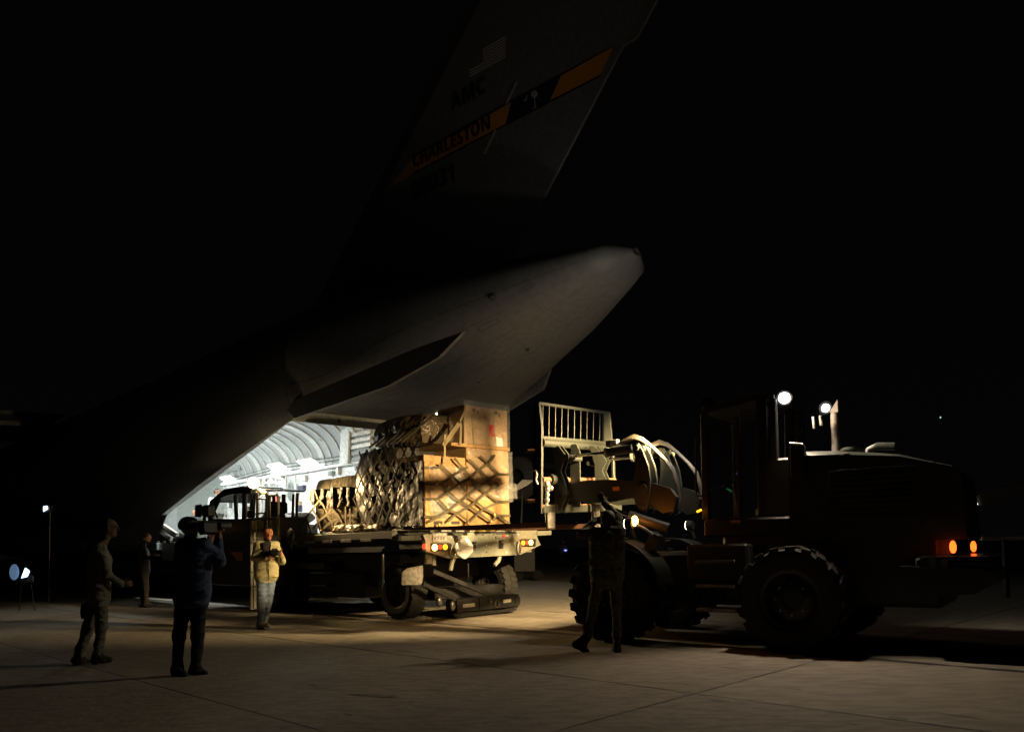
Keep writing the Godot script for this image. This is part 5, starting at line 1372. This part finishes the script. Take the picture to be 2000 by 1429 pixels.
func head_bones(c: Vector3, f: Vector3, skin: Color) -> Array:
	var u := Vector3.UP
	var s := u.cross(f).normalized()
	var r := [[c + u * 0.03 - f * 0.022, c + u * 0.035 + f * 0.012, 0.086, 0.082, skin, 0.03], [c + u * 0.01 + f * 0.045, c - u * 0.075 + f * 0.05, 0.06, 0.042, skin, 0.03], [c - u * 0.01 - f * 0.02, c - u * 0.07 + f * 0.02, 0.066, 0.05, skin, 0.03],
		[c + u * 0.012 + f * 0.10, c - u * 0.025 + f * 0.118, 0.010, 0.015, skin, 0.012], [c + u * 0.028 + f * 0.09 - s * 0.035, c + u * 0.028 + f * 0.09 + s * 0.035, 0.012, 0.012, skin, 0.015], [c - u * 0.085 + f * 0.065, c - u * 0.088 + f * 0.075, 0.024, 0.022, skin, 0.02]]
	for k in [-1.0, 1.0]: r.append([c + s * k * 0.083 + u * 0.02 - f * 0.008, c + s * k * 0.08 - u * 0.025, 0.014, 0.010, skin, 0.01])
	return r
func face_marks(out: MB, c: Vector3, f: Vector3) -> void:
	var u := Vector3.UP; var s := u.cross(f).normalized()
	var B := Basis(s, u, f)
	for k in [-1.0, 1.0]:
		out.col = Color(0.03, 0.02, 0.015)
		out.ell(c + s * k * 0.032 + u * 0.012 + f * 0.094, Vector3(0.013, 0.006, 0.008), 8, 6, B)
		out.ell(c + s * k * 0.034 + u * 0.034 + f * 0.098, Vector3(0.02, 0.005, 0.006), 8, 6, B)
	out.col = Color(0.2, 0.07, 0.05)
	out.ell(c - u * 0.058 + f * 0.094, Vector3(0.022, 0.005, 0.008), 8, 6, B)
func hair_cap(c: Vector3, f: Vector3, r: Vector3, front: float, back: float) -> MB:   # front, back: how far down the cap reaches (-1..1)
	var u := Vector3.UP; var s := u.cross(f).normalized()
	var b := mb()
	var rows := []
	for j in 9:
		var row := []
		for i in 25:
			var th := TAU * i / 24.0
			var low := lerpf(back, front, smoothstep(-0.2, 0.9, cos(th)))
			var ph := acos(clampf(lerpf(1.0, low, pow(j / 8.0, 1.4)), -1, 1))
			row.append(c + (f * cos(th) * r.z + s * sin(th) * r.x) * sin(ph) + u * cos(ph) * r.y)
		rows.append(row)
	return b.grid(rows, Vector3.ZERO, true)
func person(d: Dictionary) -> Node3D:
	var g: Vector3 = d.at if d.has("at") else gnd(d.foot[0], d.foot[1])
	var toc := EYE - g
	toc.y = 0
	toc = toc.normalized()
	var T := Transform3D(Basis(Vector3.UP.cross(toc), Vector3.UP, toc), g)
	var o := thing("person", T, d.label, "person")
	var J := {}
	for k in d.j:
		var q = d.j[k]
		J[k] = onp(T, 2, q[2], q[0], q[1])
	var top: Color = d.top; var leg: Color = d.leg; var skin: Color = d.get("skin", Color(0.42, 0.22, 0.14))
	var shoe: Color = d.shoe
	var w: float = d.get("bulk", 1.0)
	var b := []
	var hl: Vector3 = J.hipl; var hr: Vector3 = J.hipr; var sl: Vector3 = J.shl; var sr: Vector3 = J.shr
	var pm := (hl + hr) / 2; var sm := (sl + sr) / 2
	var wst := pm.lerp(sm, 0.18)
	b.append([wst, pm.lerp(sm, 0.72), 0.135 * w, 0.15 * w, top, 0.06])
	b.append([hl.lerp(sl, 0.1), sl.lerp(sm, 0.3) + Vector3(0, -0.1, 0), 0.115 * w, 0.115 * w, top, 0.06])
	b.append([hr.lerp(sr, 0.1), sr.lerp(sm, 0.3) + Vector3(0, -0.1, 0), 0.115 * w, 0.115 * w, top, 0.06])
	b.append([sl, sr, 0.07 * w, 0.07 * w, top, 0.06])
	var hem: float = d.get("hem", 0.0)
	if hem > 0: b.append([hl.lerp(hr, 0.2) - Vector3(0, hem, 0), hr.lerp(hl, 0.2) - Vector3(0, hem, 0), 0.135 * w, 0.135 * w, top, 0.04])
	b.append([hl, hr, 0.11, 0.11, leg if hem <= 0 else top, 0.05])
	b.append([sm + Vector3(0, 0.01, 0), J.head - Vector3(0, 0.08, 0), 0.06, 0.055, d.get("collar", skin), 0.03])
	for s in ["l", "r"]:
		b.append([J["sh" + s], J["el" + s], 0.068 * w, 0.056 * w, top, 0.04])
		b.append([J["el" + s], J["wr" + s], 0.055 * w, 0.042 * w, top, 0.03])
		b.append([J["hip" + s], J["kn" + s], 0.098, 0.07, leg, 0.05])
		b.append([J["kn" + s], J["an" + s], 0.07, 0.054, leg, 0.04])
		b.append([J["an" + s] + Vector3(0, 0.12, 0) * d.get("boot", 0.0), J["an" + s], 0.056, 0.05, shoe, 0.02])
		var toe: Vector3 = J["toe" + s]
		var an: Vector3 = J["an" + s]
		var heel: Vector3 = J["heel" + s] if J.has("heel" + s) else Vector3(an.x, maxf(0.045, toe.y), an.z) - Vector3(toe.x - an.x, 0, toe.z - an.z) * 0.3
		b.append([heel, toe, 0.045, 0.038, shoe, 0.03])
		b.append([an, heel, 0.05, 0.045, shoe, 0.03])
		b.append([an, toe.lerp(heel, 0.4), 0.05, 0.042, shoe, 0.03])
	var body := mb()
	body.colored = true
	sdf(body, b, d.get("cell", 0.019))
	var f: Vector3 = (d.face as Vector3).normalized()
	if d.get("detail", true):
		sdf(body, head_bones(J.head, f, skin), 0.0085)
		face_marks(body, J.head, f)
		for s in ["l", "r"]:
			var hd = d.get("hand" + s)
			if hd: sdf(body, hand(J["wr" + s], hd[0], hd[1], hd[2], d.get("glove", skin)), 0.0065)
	else:
		sdf(body, head_bones(J.head, f, skin), 0.014)
		for s in ["l", "r"]: sdf(body, [[J["wr" + s], J["wr" + s] + (J["wr" + s] - J["el" + s]).normalized() * 0.12, 0.035, 0.03, skin, 0.02]], 0.012)
	put(body, "body", M.camo if d.get("camo", false) else M.cloth, o)
	var hc: Array = d.get("hair", [0.098, 0.098, 0.105, 0.45, -0.35])
	if hc.size(): put(hair_cap(J.head + Vector3(0, 0.03, 0) - f * 0.008, f, Vector3(hc[0], hc[1], hc[2]), hc[3], hc[4]), "hair", d.get("hair_mat", M.hair), o)
	d.J = J; d.T = T
	return o
func headset(o: Node3D, c: Vector3, f: Vector3) -> void:
	var u := Vector3.UP; var s := u.cross(f).normalized()
	var path := []
	for k in 11: path.append(c + u * 0.03 + s * cos(PI * k / 10.0) * 0.1 + u * sin(PI * k / 10.0) * 0.094)
	var h := put(mb().tube(path, 0.009, 6), "headset", M.black, o)
	for k in [-1.0, 1.0]: put(mb().ell(c + s * k * 0.1 - u * 0.0, Vector3(0.03, 0.045, 0.035), 12, 8), "ear_cup", M.black, h)
func build_people() -> void:
	var BK := Color(0.012, 0.012, 0.012)
	var tan_boot := Color(0.10, 0.06, 0.03)
	# airman walking to the right, left foreground
	var a := {"label": "airman in grey camouflage with headset and glasses walking towards the loader", "foot": [180, 1296], "top": Color(1, 1, 1), "leg": Color(0.92, 0.92, 0.92), "skin": Color(0.9, 0.48, 0.32), "shoe": Color(0.28, 0.26, 0.2), "camo": true, "hem": 0.04, "boot": 1.0, "face": Vector3(1, 0, 0.12),
		"collar": Color(0.9, 0.48, 0.32), "j": {"head": [211, 1031, 0], "shl": [193, 1072, -0.17], "shr": [194, 1071, 0.19], "ell": [196, 1122, -0.25], "elr": [209, 1122, 0.24], "wrl": [176, 1160, -0.22], "wrr": [238, 1141, 0.2], "hipl": [191, 1156, -0.09], "hipr": [194, 1156, 0.09], "knl": [170, 1228, -0.1], "knr": [198, 1222, 0.1], "anl": [154, 1283, -0.1], "anr": [191, 1276, 0.1], "toel": [181, 1296, -0.1], "toer": [213, 1288, 0.12]},
		"handr": [Vector3(1, 0.1, 0), Vector3(0, 0.2, 1), 1.3], "handl": [Vector3(-0.2, -1, 0), Vector3(1, 0, 0), 0.9], "hair": [0.094, 0.094, 0.1, 0.6, 0.1], "hair_mat": mat(0.06, 0.045, 0.035, 0.8)}
	var o := person(a)
	headset(o, a.J.head, Vector3(1, 0, 0.12).normalized())
	var hp: Vector3 = a.J.head
	put(mb().tube([hp + Vector3(0.0, 0.015, 0.09), hp + Vector3(0.1, 0.015, 0.075), hp + Vector3(0.125, 0.012, 0.05), hp + Vector3(0.12, -0.008, 0.02), hp + Vector3(0.128, 0.012, -0.02)], 0.005, 5), "glasses", M.black, o)
	put(blob(-0.07, 0.07, -0.2, 0.0, 0.04, -0.04, 0.01, 4, 0.02), "field_cap", mat(0.03, 0.03, 0.026, 0.9), o).position = a.J.wrl + Vector3(-0.04, -0.12, 0)
	# cameraman in blue jacket and dark cap
	var c := {"label": "cameraman in blue jacket and dark trousers shouldering a video camera", "foot": [362, 1318], "top": Color(0.04, 0.068, 0.14), "leg": Color(0.008, 0.008, 0.009), "shoe": BK, "face": Vector3(0.8, 0, -0.6), "hem": 0.03, "bulk": 1.12,
		"collar": Color(0.04, 0.06, 0.1), "j": {"head": [369, 1031, 0.0], "shl": [357, 1066, -0.05], "shr": [398, 1064, 0.1], "ell": [385, 1105, -0.32], "elr": [429, 1096, 0.14], "wrl": [408, 1062, -0.28], "wrr": [427, 1056, 0.02], "hipl": [360, 1160, -0.03], "hipr": [388, 1160, 0.05], "knl": [349, 1240, 0.02], "knr": [386, 1240, 0.04], "anl": [346, 1306, 0.02], "anr": [382, 1304, 0.03], "toel": [362, 1318, 0.1], "toer": [400, 1316, 0.06]},
		"handr": [Vector3(0.05, 1, -0.1), Vector3(-1, 0, 0), 0.9], "handl": [Vector3(0.2, 1, 0), Vector3(0, 0, 1), 0.9], "hair": [0.108, 0.105, 0.12, 0.2, -0.45]}
	o = person(c)
	var cp: Vector3 = c.J.head
	put(mb().ell(cp + Vector3(0.07, 0.075, -0.06), Vector3(0.1, 0.012, 0.09), 14, 6), "cap_peak", M.black, o)
	var vc := thing("video_camera", c.T * Transform3D(Basis(Vector3.UP, 0.6), onp(c.T, 2, 0.06, 404, 1044)), "black shoulder video camera with tall front microphone held by the cameraman", "camera")
	put(mb().bb(Vector3(-0.10, 0.0, -0.06), Vector3(0.12, 0.16, 0.05), 0.03), "camera_body", M.black, vc)
	put(mb().cyl(Vector3(0.16, 0.1, -0.01), Vector3(0.3, 0.1, -0.01), 0.05, 16, 0.06), "lens", M.black, vc)
	put(mb().bb(Vector3(-0.04, 0.2, -0.05), Vector3(0.08, 0.34, 0.05), 0.02), "camera_light", M.black, vc)
	put(mb().tube([Vector3(-0.1, 0.2, 0), Vector3(-0.05, 0.27, 0), Vector3(0.1, 0.27, 0), Vector3(0.14, 0.2, 0)], 0.014, 6), "camera_handle", M.black, vc)
	# man in the tan jacket, facing the photographer
	var t := {"label": "man in tan jacket and jeans standing by the loader holding a camera", "foot": [514, 1227], "top": Color(0.60, 0.55, 0.31), "leg": Color(0.22, 0.30, 0.44), "shoe": Color(0.32, 0.30, 0.27), "skin": Color(0.5, 0.2, 0.11), "face": Vector3(0.22, -0.02, 1), "hem": 0.01, "bulk": 1.1,
		"collar": Color(0.02, 0.02, 0.025), "j": {"head": [522.5, 1042.5, 0.02], "shl": [505, 1065, 0.0], "shr": [537, 1065, 0.0], "ell": [496.5, 1090, 0.02], "elr": [551, 1096, 0.05], "wrl": [519, 1089.5, 0.22], "wrr": [549, 1087, 0.22], "hipl": [510, 1122, 0.0], "hipr": [529, 1122, 0.0], "knl": [510, 1174, 0.05], "knr": [524, 1174, -0.04], "anl": [508.5, 1218, 0.06], "anr": [516, 1211, -0.12], "toel": [516, 1227, 0.22], "toer": [523, 1221, 0.02]},
		"handl": [Vector3(0.9, 0.05, 0.2), Vector3(0, 1, 0.2), 0.7], "handr": [Vector3(-0.2, 0.9, 0.3), Vector3(-1, 0, 0), 0.9], "hair": [0.097, 0.1, 0.105, 0.62, -0.1]}
	o = person(t)
	# dark sweater in the open collar, pocket flaps, zip
	var ch: Vector3 = (t.J.shl + t.J.shr) / 2
	put(mb().prism([ch + Vector3(-0.075, 0.06, 0.10), ch + Vector3(0.075, 0.06, 0.10), ch + Vector3(0.06, -0.05, 0.165), ch + Vector3(0.02, -0.26, 0.185), ch + Vector3(-0.06, -0.05, 0.165)], Vector3(0, 0, 0.012)), "sweater_front", mat(0.02, 0.022, 0.03, 0.9), o)
	for q in [[-0.11, -0.55], [0.12, -0.57]]: put(mb().box(ch + Vector3(q[0], q[1], 0.135), Vector3(0.15, 0.02, 0.02)), "pocket_flap", mat(0.3, 0.23, 0.09, 0.9), o)
	put(mb().beam(ch + Vector3(0.02, -0.28, 0.185), ch + Vector3(0.03, -0.62, 0.15), 0.012, 0.012, Vector3.BACK), "zip", mat(0.1, 0.08, 0.03, 0.7), o)
	var cm := thing("camera", t.T * Transform3D(Basis(Vector3.UP, -0.25), onp(t.T, 2, 0.3, 536, 1085)), "small black camera with silver top held by the tan jacket man", "camera")
	put(mb().bb(Vector3(-0.085, 0.0, -0.05), Vector3(0.085, 0.1, 0.04), 0.015), "camera_body", M.black, cm)
	put(mb().cyl(Vector3(0.0, 0.05, 0.04), Vector3(0.0, 0.05, 0.12), 0.042, 16), "lens", M.black, cm)
	put(mb().bb(Vector3(-0.05, 0.1, -0.03), Vector3(0.06, 0.135, 0.02), 0.01), "flash_hump", M.alum, cm)
	# marshaller seen from behind with one arm raised
	var m := {"label": "airman seen from behind raising one gloved arm to guide the forklift", "foot": [1180, 1272], "top": Color(0.62, 0.58, 0.5), "leg": Color(0.55, 0.5, 0.42), "shoe": tan_boot * 2.0, "skin": Color(0.4, 0.25, 0.18), "glove": Color(0.5, 0.36, 0.2), "camo": true, "hem": 0.06, "boot": 1.0, "bulk": 1.15, "face": Vector3(-0.15, 0, -1),
		"collar": Color(0.3, 0.25, 0.2), "j": {"head": [1187, 1015, -0.03], "shl": [1163, 1042, 0.0], "shr": [1208, 1040, 0.0], "ell": [1137, 1043, -0.12], "elr": [1206, 1010, -0.14], "wrl": [1162, 1017, -0.24], "wrr": [1181, 983, -0.2], "hipl": [1172, 1116, 0.0], "hipr": [1200, 1118, 0.0], "knl": [1162, 1172, 0.03], "knr": [1204, 1178, 0.0], "anl": [1147, 1241, 0.02], "anr": [1205, 1240, 0.0], "toel": [1146, 1270, 0.03], "toer": [1200, 1268, -0.12], "heell": [1124, 1258, 0.06], "heelr": [1206, 1270, 0.08]},
		"handr": [Vector3(-0.45, 0.9, -0.1), Vector3(0, 0, -1), 0.5], "handl": [Vector3(0.9, 0.3, 0), Vector3(0, 0, -1), 0.6], "hair": [0.1, 0.1, 0.108, 0.3, -0.55]}
	o = person(m)
	put(mb().box((m.J.hipl as Vector3) + Vector3(-0.13, 0.12, 0.05), Vector3(0.04, 0.07, 0.04), Basis(Vector3.BACK, -0.3)), "belt_torch", M.brass, o)
	put(mb().tube([m.J.hipl + Vector3(-0.12, 0.11, 0.06), (m.J.hipl + m.J.hipr) / 2 + Vector3(0, 0.1, 0.15), m.J.hipr + Vector3(0.12, 0.11, 0.06)], 0.018, 6), "belt", M.black, o)
	# man in dark coat beside the ramp
	var dk := {"label": "man in dark jacket standing beside the aircraft ramp", "foot": [283, 1186], "top": Color(0.02, 0.022, 0.028), "leg": Color(0.05, 0.045, 0.04), "shoe": BK, "face": Vector3(1, 0, 0.1), "cell": 0.024, "collar": Color(0.02, 0.02, 0.02), "hem": 0.05,
		"j": {"head": [285.5, 1050, 0], "shl": [278, 1068, -0.16], "shr": [279, 1068, 0.18], "ell": [281, 1092, -0.2], "elr": [283, 1092, 0.22], "wrl": [296, 1084, -0.15], "wrr": [299, 1084, 0.2], "hipl": [281, 1110, -0.08], "hipr": [282, 1110, 0.08], "knl": [279, 1147, -0.08], "knr": [285, 1147, 0.08], "anl": [276, 1181, -0.08], "anr": [285, 1181, 0.08], "toel": [284, 1184.5, -0.08], "toer": [293, 1184.5, 0.08]},
		"handr": [Vector3(1, 0.1, 0), Vector3(0, 1, 0), 0.6], "handl": [Vector3(1, 0.1, 0), Vector3(0, 1, 0), 0.6]}
	person(dk)
	# two crew in the bay: one sitting on the ramp, one standing with a headset
	var f1 := AT * Vector3(-1.2, 1.74, -14.5)
	var sit := {"at": f1, "label": "crewman with short dark hair sitting on the aircraft ramp", "top": Color(0.05, 0.06, 0.05), "leg": Color(0.06, 0.065, 0.05), "shoe": BK, "face": Vector3(0.3, 0, 1), "cell": 0.024, "collar": Color(0.05, 0.06, 0.05), "detail": true, "hair": [0.1, 0.1, 0.106, 0.6, -0.1], "skin": Color(0.48, 0.24, 0.15), "j": {}}
	place(sit, {"head": [-0.01, 1.02, 0.02], "shl": [-0.2, 0.78, 0], "shr": [0.2, 0.78, 0], "ell": [-0.27, 0.5, 0.1], "elr": [0.27, 0.5, 0.1], "wrl": [-0.14, 0.38, 0.32], "wrr": [0.14, 0.38, 0.32], "hipl": [-0.1, 0.15, 0], "hipr": [0.1, 0.15, 0], "knl": [-0.17, 0.46, 0.36], "knr": [0.17, 0.46, 0.36], "anl": [-0.15, 0.1, 0.5], "anr": [0.15, 0.1, 0.5], "toel": [-0.16, 0.05, 0.66], "toer": [0.16, 0.05, 0.66]}, 380, 1001)
	var stand := {"at": AT * Vector3(0.2, 1.73, -14.8), "label": "crewman in pale shirt and headset standing inside the bright aircraft bay", "top": Color(0.5, 0.52, 0.5), "leg": Color(0.1, 0.11, 0.09), "shoe": BK, "face": Vector3(0.45, 0, 1), "cell": 0.024, "collar": Color(0.4, 0.42, 0.4), "skin": Color(0.30, 0.16, 0.1), "hair": [0.098, 0.098, 0.104, 0.6, -0.1], "j": {}}
	place(stand, {"head": [0.0, 1.68, 0.02], "shl": [-0.2, 1.44, 0], "shr": [0.2, 1.44, 0], "ell": [-0.27, 1.17, 0.02], "elr": [0.27, 1.17, 0.02], "wrl": [-0.28, 0.93, 0.1], "wrr": [0.28, 0.93, 0.1], "hipl": [-0.1, 0.95, 0], "hipr": [0.1, 0.95, 0], "knl": [-0.11, 0.5, 0.03], "knr": [0.11, 0.5, 0.03], "anl": [-0.11, 0.09, 0], "anr": [0.11, 0.09, 0], "toel": [-0.13, 0.05, 0.16], "toer": [0.13, 0.05, 0.16]}, 424, 961)
	# lone figure far off behind the loader tail, with a small blue light
	var far := {"at": gnd(1101, 1107), "label": "distant lone figure with a blue light beyond the fork tips", "top": Color(0.1, 0.1, 0.12), "leg": Color(0.03, 0.03, 0.035), "shoe": BK, "face": Vector3(0, 0, 1), "cell": 0.04, "collar": Color(0.05, 0.05, 0.05), "detail": false, "j": {}}
	place(far, {"head": [0.0, 1.68, 0.02], "shl": [-0.2, 1.44, 0], "shr": [0.2, 1.44, 0], "ell": [-0.27, 1.17, 0.02], "elr": [0.27, 1.17, 0.02], "wrl": [-0.2, 1.0, 0.15], "wrr": [0.2, 1.0, 0.15], "hipl": [-0.1, 0.95, 0], "hipr": [0.1, 0.95, 0], "knl": [-0.12, 0.5, 0.03], "knr": [0.12, 0.5, 0.03], "anl": [-0.13, 0.09, 0], "anr": [0.13, 0.09, 0], "toel": [-0.15, 0.05, 0.16], "toer": [0.15, 0.05, 0.16]}, -1, -1)
func place(d: Dictionary, loc: Dictionary, hx: float, hy: float) -> void:   # figure given by body measures; slid along its floor so that the head lies on the given ray
	var g: Vector3 = d.at
	if hx > 0:
		var r := ray(hx, hy)
		var h: float = g.y + loc.head[1]
		var p := EYE + r * ((h - EYE.y) / r.y)
		g = Vector3(p.x, g.y, p.z)
	d.at = g
	var toc := EYE - g
	toc.y = 0
	toc = toc.normalized()
	var T := Transform3D(Basis(Vector3.UP.cross(toc), Vector3.UP, toc), g)
	var j := {}
	for k in loc:
		var w := T * Vector3(loc[k][0], loc[k][1], loc[k][2])
		var v := w - EYE
		j[k] = [CX + F * v.dot(CR) / v.dot(CF), CY - F * v.dot(CU) / v.dot(CF), loc[k][2]]
	d.j = j
	if not d.has("handl") and d.get("detail", true):
		d.handl = [Vector3(0, -1, 0.4), Vector3(1, 0, 0), 0.7]
		d.handr = [Vector3(0, -1, 0.4), Vector3(-1, 0, 0), 0.7]
	var o := person(d)
	if d.label.contains("headset"): headset(o, d.J.head, (d.face as Vector3).normalized())
	if d.label.contains("blue"):
		var bl := put(mb().ell(d.J.wrr + Vector3(-0.05, 0.1, 0.1), Vector3(0.1, 0.05, 0.05), 8, 6), "torch_lamp", M.glow_blue, o)

# ================= things in the dark behind
func build_background() -> void:
	# pale barrier rail behind the forklift tail
	var c := onp(Transform3D.IDENTITY, 2, -18.0, 1915, 1056)
	var br := thing("barrier_rail", Transform3D(Basis.IDENTITY, Vector3(c.x, 0, c.z)), "pale horizontal barrier rail in the dark beyond the red tail lamps", "barrier")
	put(mb().bb(Vector3(0, c.y - 0.0, -0.06), Vector3(3.5, c.y + 0.11, 0.06), 0.03), "rail", M.white, br)
	for k in 3: put(mb().bb(Vector3(0.5 + k * 1.3, 0, -0.05), Vector3(0.6 + k * 1.3, c.y + 0.02, 0.05)), "post", M.frame_black, br)
	# belt loader with raised boom
	var b0 := onp(Transform3D.IDENTITY, 2, -19.0, 1895, 980); var b1 := onp(Transform3D.IDENTITY, 2, -19.0, 1990, 952)
	var dir := (b1 - b0).normalized()
	var bl := thing("belt_loader", Transform3D(Basis.IDENTITY, Vector3(b0.x + 2.0, 0, -19.0)), "dark belt loader with raised inclined boom beyond the forklift", "belt loader")
	var o := Vector3(b0.x + 2.0, 0, -19.0)
	put(mb().beam(b0 - o, b0 - o + dir * 6.0, 0.8, 0.22), "boom", M.green, bl)
	put(mb().beam(b0 - o + Vector3(0, 0.16, 0.2), b0 - o + dir * 6.0 + Vector3(0, 0.16, 0.2), 0.1, 0.06), "belt_edge", M.alum, bl)
	put(mb().bb(Vector3(0.2, 0.4, -0.8), Vector3(5.0, 1.0, 0.8), 0.05), "chassis", M.green, bl)
	put(mb().beam(Vector3(0.9, 1.0, 0), b0 - o + dir * 2.5, 0.12, 0.2), "boom_strut", M.green, bl)
	put(mb().beam(Vector3(3.6, 1.0, 0), b0 - o + dir * 5.0, 0.12, 0.2), "boom_strut", M.green, bl)
	for q in [[0.9, 0.75], [0.9, -0.75], [4.2, 0.75], [4.2, -0.75]]: put(mb().cyl(Vector3(q[0], 0.4, q[1] - 0.12), Vector3(q[0], 0.4, q[1] + 0.12), 0.4, 20), "wheel", M.rubber, bl)
	var pl := onp(Transform3D.IDENTITY, 2, -18.5, 1909, 984)
	put(mb().ell(pl - o, Vector3.ONE * 0.025, 8, 6), "marker_lamp", glow(0.9, 1, 1, 2), bl)
	# equipment cart with tilted lid, behind the fork carriage
	var e0 := onp(Transform3D.IDENTITY, 2, -32.0, 1000, 957)
	var ec := thing("equipment_cart", Transform3D(Basis.IDENTITY, Vector3(e0.x + 0.3, 0, -32)), "dark equipment cart with tilted pale lid behind the fork carriage", "cart")
	var lid := mb().prism(pxs(Transform3D(Basis.IDENTITY, Vector3(e0.x + 0.3, 0, -32)), 2, 0.0, [[999, 957], [1021, 936], [1043, 938], [1030, 948], [1002, 961]]), Vector3(0, 0, -0.9))
	put(lid, "lid", M.alum, ec)
	put(mb().bb(Vector3(-0.3, 0.35, -1.0), Vector3(0.6, 1.7, 0.0), 0.04), "cart_body", M.frame_black, ec)
	put(mb().beam(Vector3(0, 1.7, -0.4), Vector3(0.15, 3.75, -0.4), 0.08, 0.08), "lid_stay", M.frame_black, ec)
	for q in [[-0.1, -0.1], [0.7, -0.1], [-0.1, -0.9], [0.7, -0.9]]: put(mb().cyl(Vector3(q[0], 0.2, q[1] - 0.06), Vector3(q[0], 0.2, q[1] + 0.06), 0.2, 16), "wheel", M.rubber, ec)
	# far lamps
	for q in [[85, 993, -23.0, 5.0, 0.085, "small lit floodlight on a stand beyond the walking airman", M.glow_cold], [1838, 815, -120.0, 10.0, 0.12, "tiny pale green light on a distant mast", glow(0.5, 1, 0.75, 1.2)]]:
		var p := onp(Transform3D.IDENTITY, 2, q[2], q[0], q[1])
		var ms := thing("floodlight_mast", Transform3D(Basis.IDENTITY, Vector3(p.x, 0, p.z)), q[5], "lamp")
		put(mb().cyl(Vector3(0, 0, -0.3), Vector3(0, p.y, -0.3), 0.022, 8, 0.018), "mast", M.frame_black, ms)
		var h := put(mb().box(Vector3(0, p.y, -0.2), Vector3(q[4] * 2.2, q[4] * 2.4, 0.2)), "lamp_head", M.frame_black, ms)
		put(mb().prism([Vector3(-q[4] * 0.6, p.y - q[4], -0.08), Vector3(q[4] * 0.9, p.y - q[4] * 0.1, -0.08), Vector3(q[4] * 0.6, p.y + q[4], -0.08), Vector3(-q[4] * 0.6, p.y + q[4] * 0.8, -0.08)], Vector3(0, 0, 0.03)), "lamp_face", q[6], h)
	var g0 := onp(Transform3D.IDENTITY, 2, -20.0, 35, 1100)
	g0.y = 0.0
	var lc := thing("lamp_stand", Transform3D(Basis.IDENTITY, g0), "low lamp stand with two bluish lamps beyond the walking airman", "lamp")
	put(mb().bb(Vector3(-0.1, 0.7, -0.3), Vector3(0.25, 0.9, -0.12), 0.05), "housing", M.frame_black, lc)
	for x in [-0.15, 0.25]: put(mb().cyl(Vector3(x, 0.0, -0.3), Vector3(x * 0.6 + 0.05, 0.72, -0.2), 0.012, 6), "leg", M.frame_black, lc)
	var rp := onp(Transform3D.IDENTITY, 2, g0.z + 0.05, 27, 1117) - g0
	put(mb().ell(rp, Vector3(0.12, 0.2, 0.05), 18, 12), "lamp_dome", M.glow_dim_blue, lc)
	var rq := onp(Transform3D.IDENTITY, 2, g0.z + 0.05, 50, 1119) - g0
	put(mb().prism([rq + Vector3(-0.09, -0.12, 0), rq + Vector3(0.04, -0.09, 0), rq + Vector3(0.10, 0.05, 0), rq + Vector3(0.0, 0.13, 0)], Vector3(0, 0, 0.05)), "lamp_face", M.glow_cold, lc)
	# added unseen floodlight behind the camera, aimed only at the tail fin
	var fm := thing("floodlight_mast", Transform3D(Basis.IDENTITY, Vector3(20, 0, 42)), "unseen floodlight mast added behind the camera to light the tail fin", "lamp")
	put(mb().cyl(Vector3(0, 0, 0), Vector3(0, 15.5, 0), 0.25, 14, 0.12), "mast", M.steel, fm)
	var fh := put(mb().box(Vector3(0, 15.4, -0.3), Vector3(0.9, 0.6, 0.3)), "lamp_head", M.frame_black, fm)
	put(mb().box(Vector3(0, 15.4, -0.47), Vector3(0.8, 0.5, 0.03)), "lamp_face", glow(1, 0.9, 0.75, 8), fh)
	spot(fm, Vector3(0, 15.4, -0.55), Vector3(-13.5, 12.5, -59), 110.0, 8.5, Color(1, 0.95, 0.88), 0.3, 1.0)
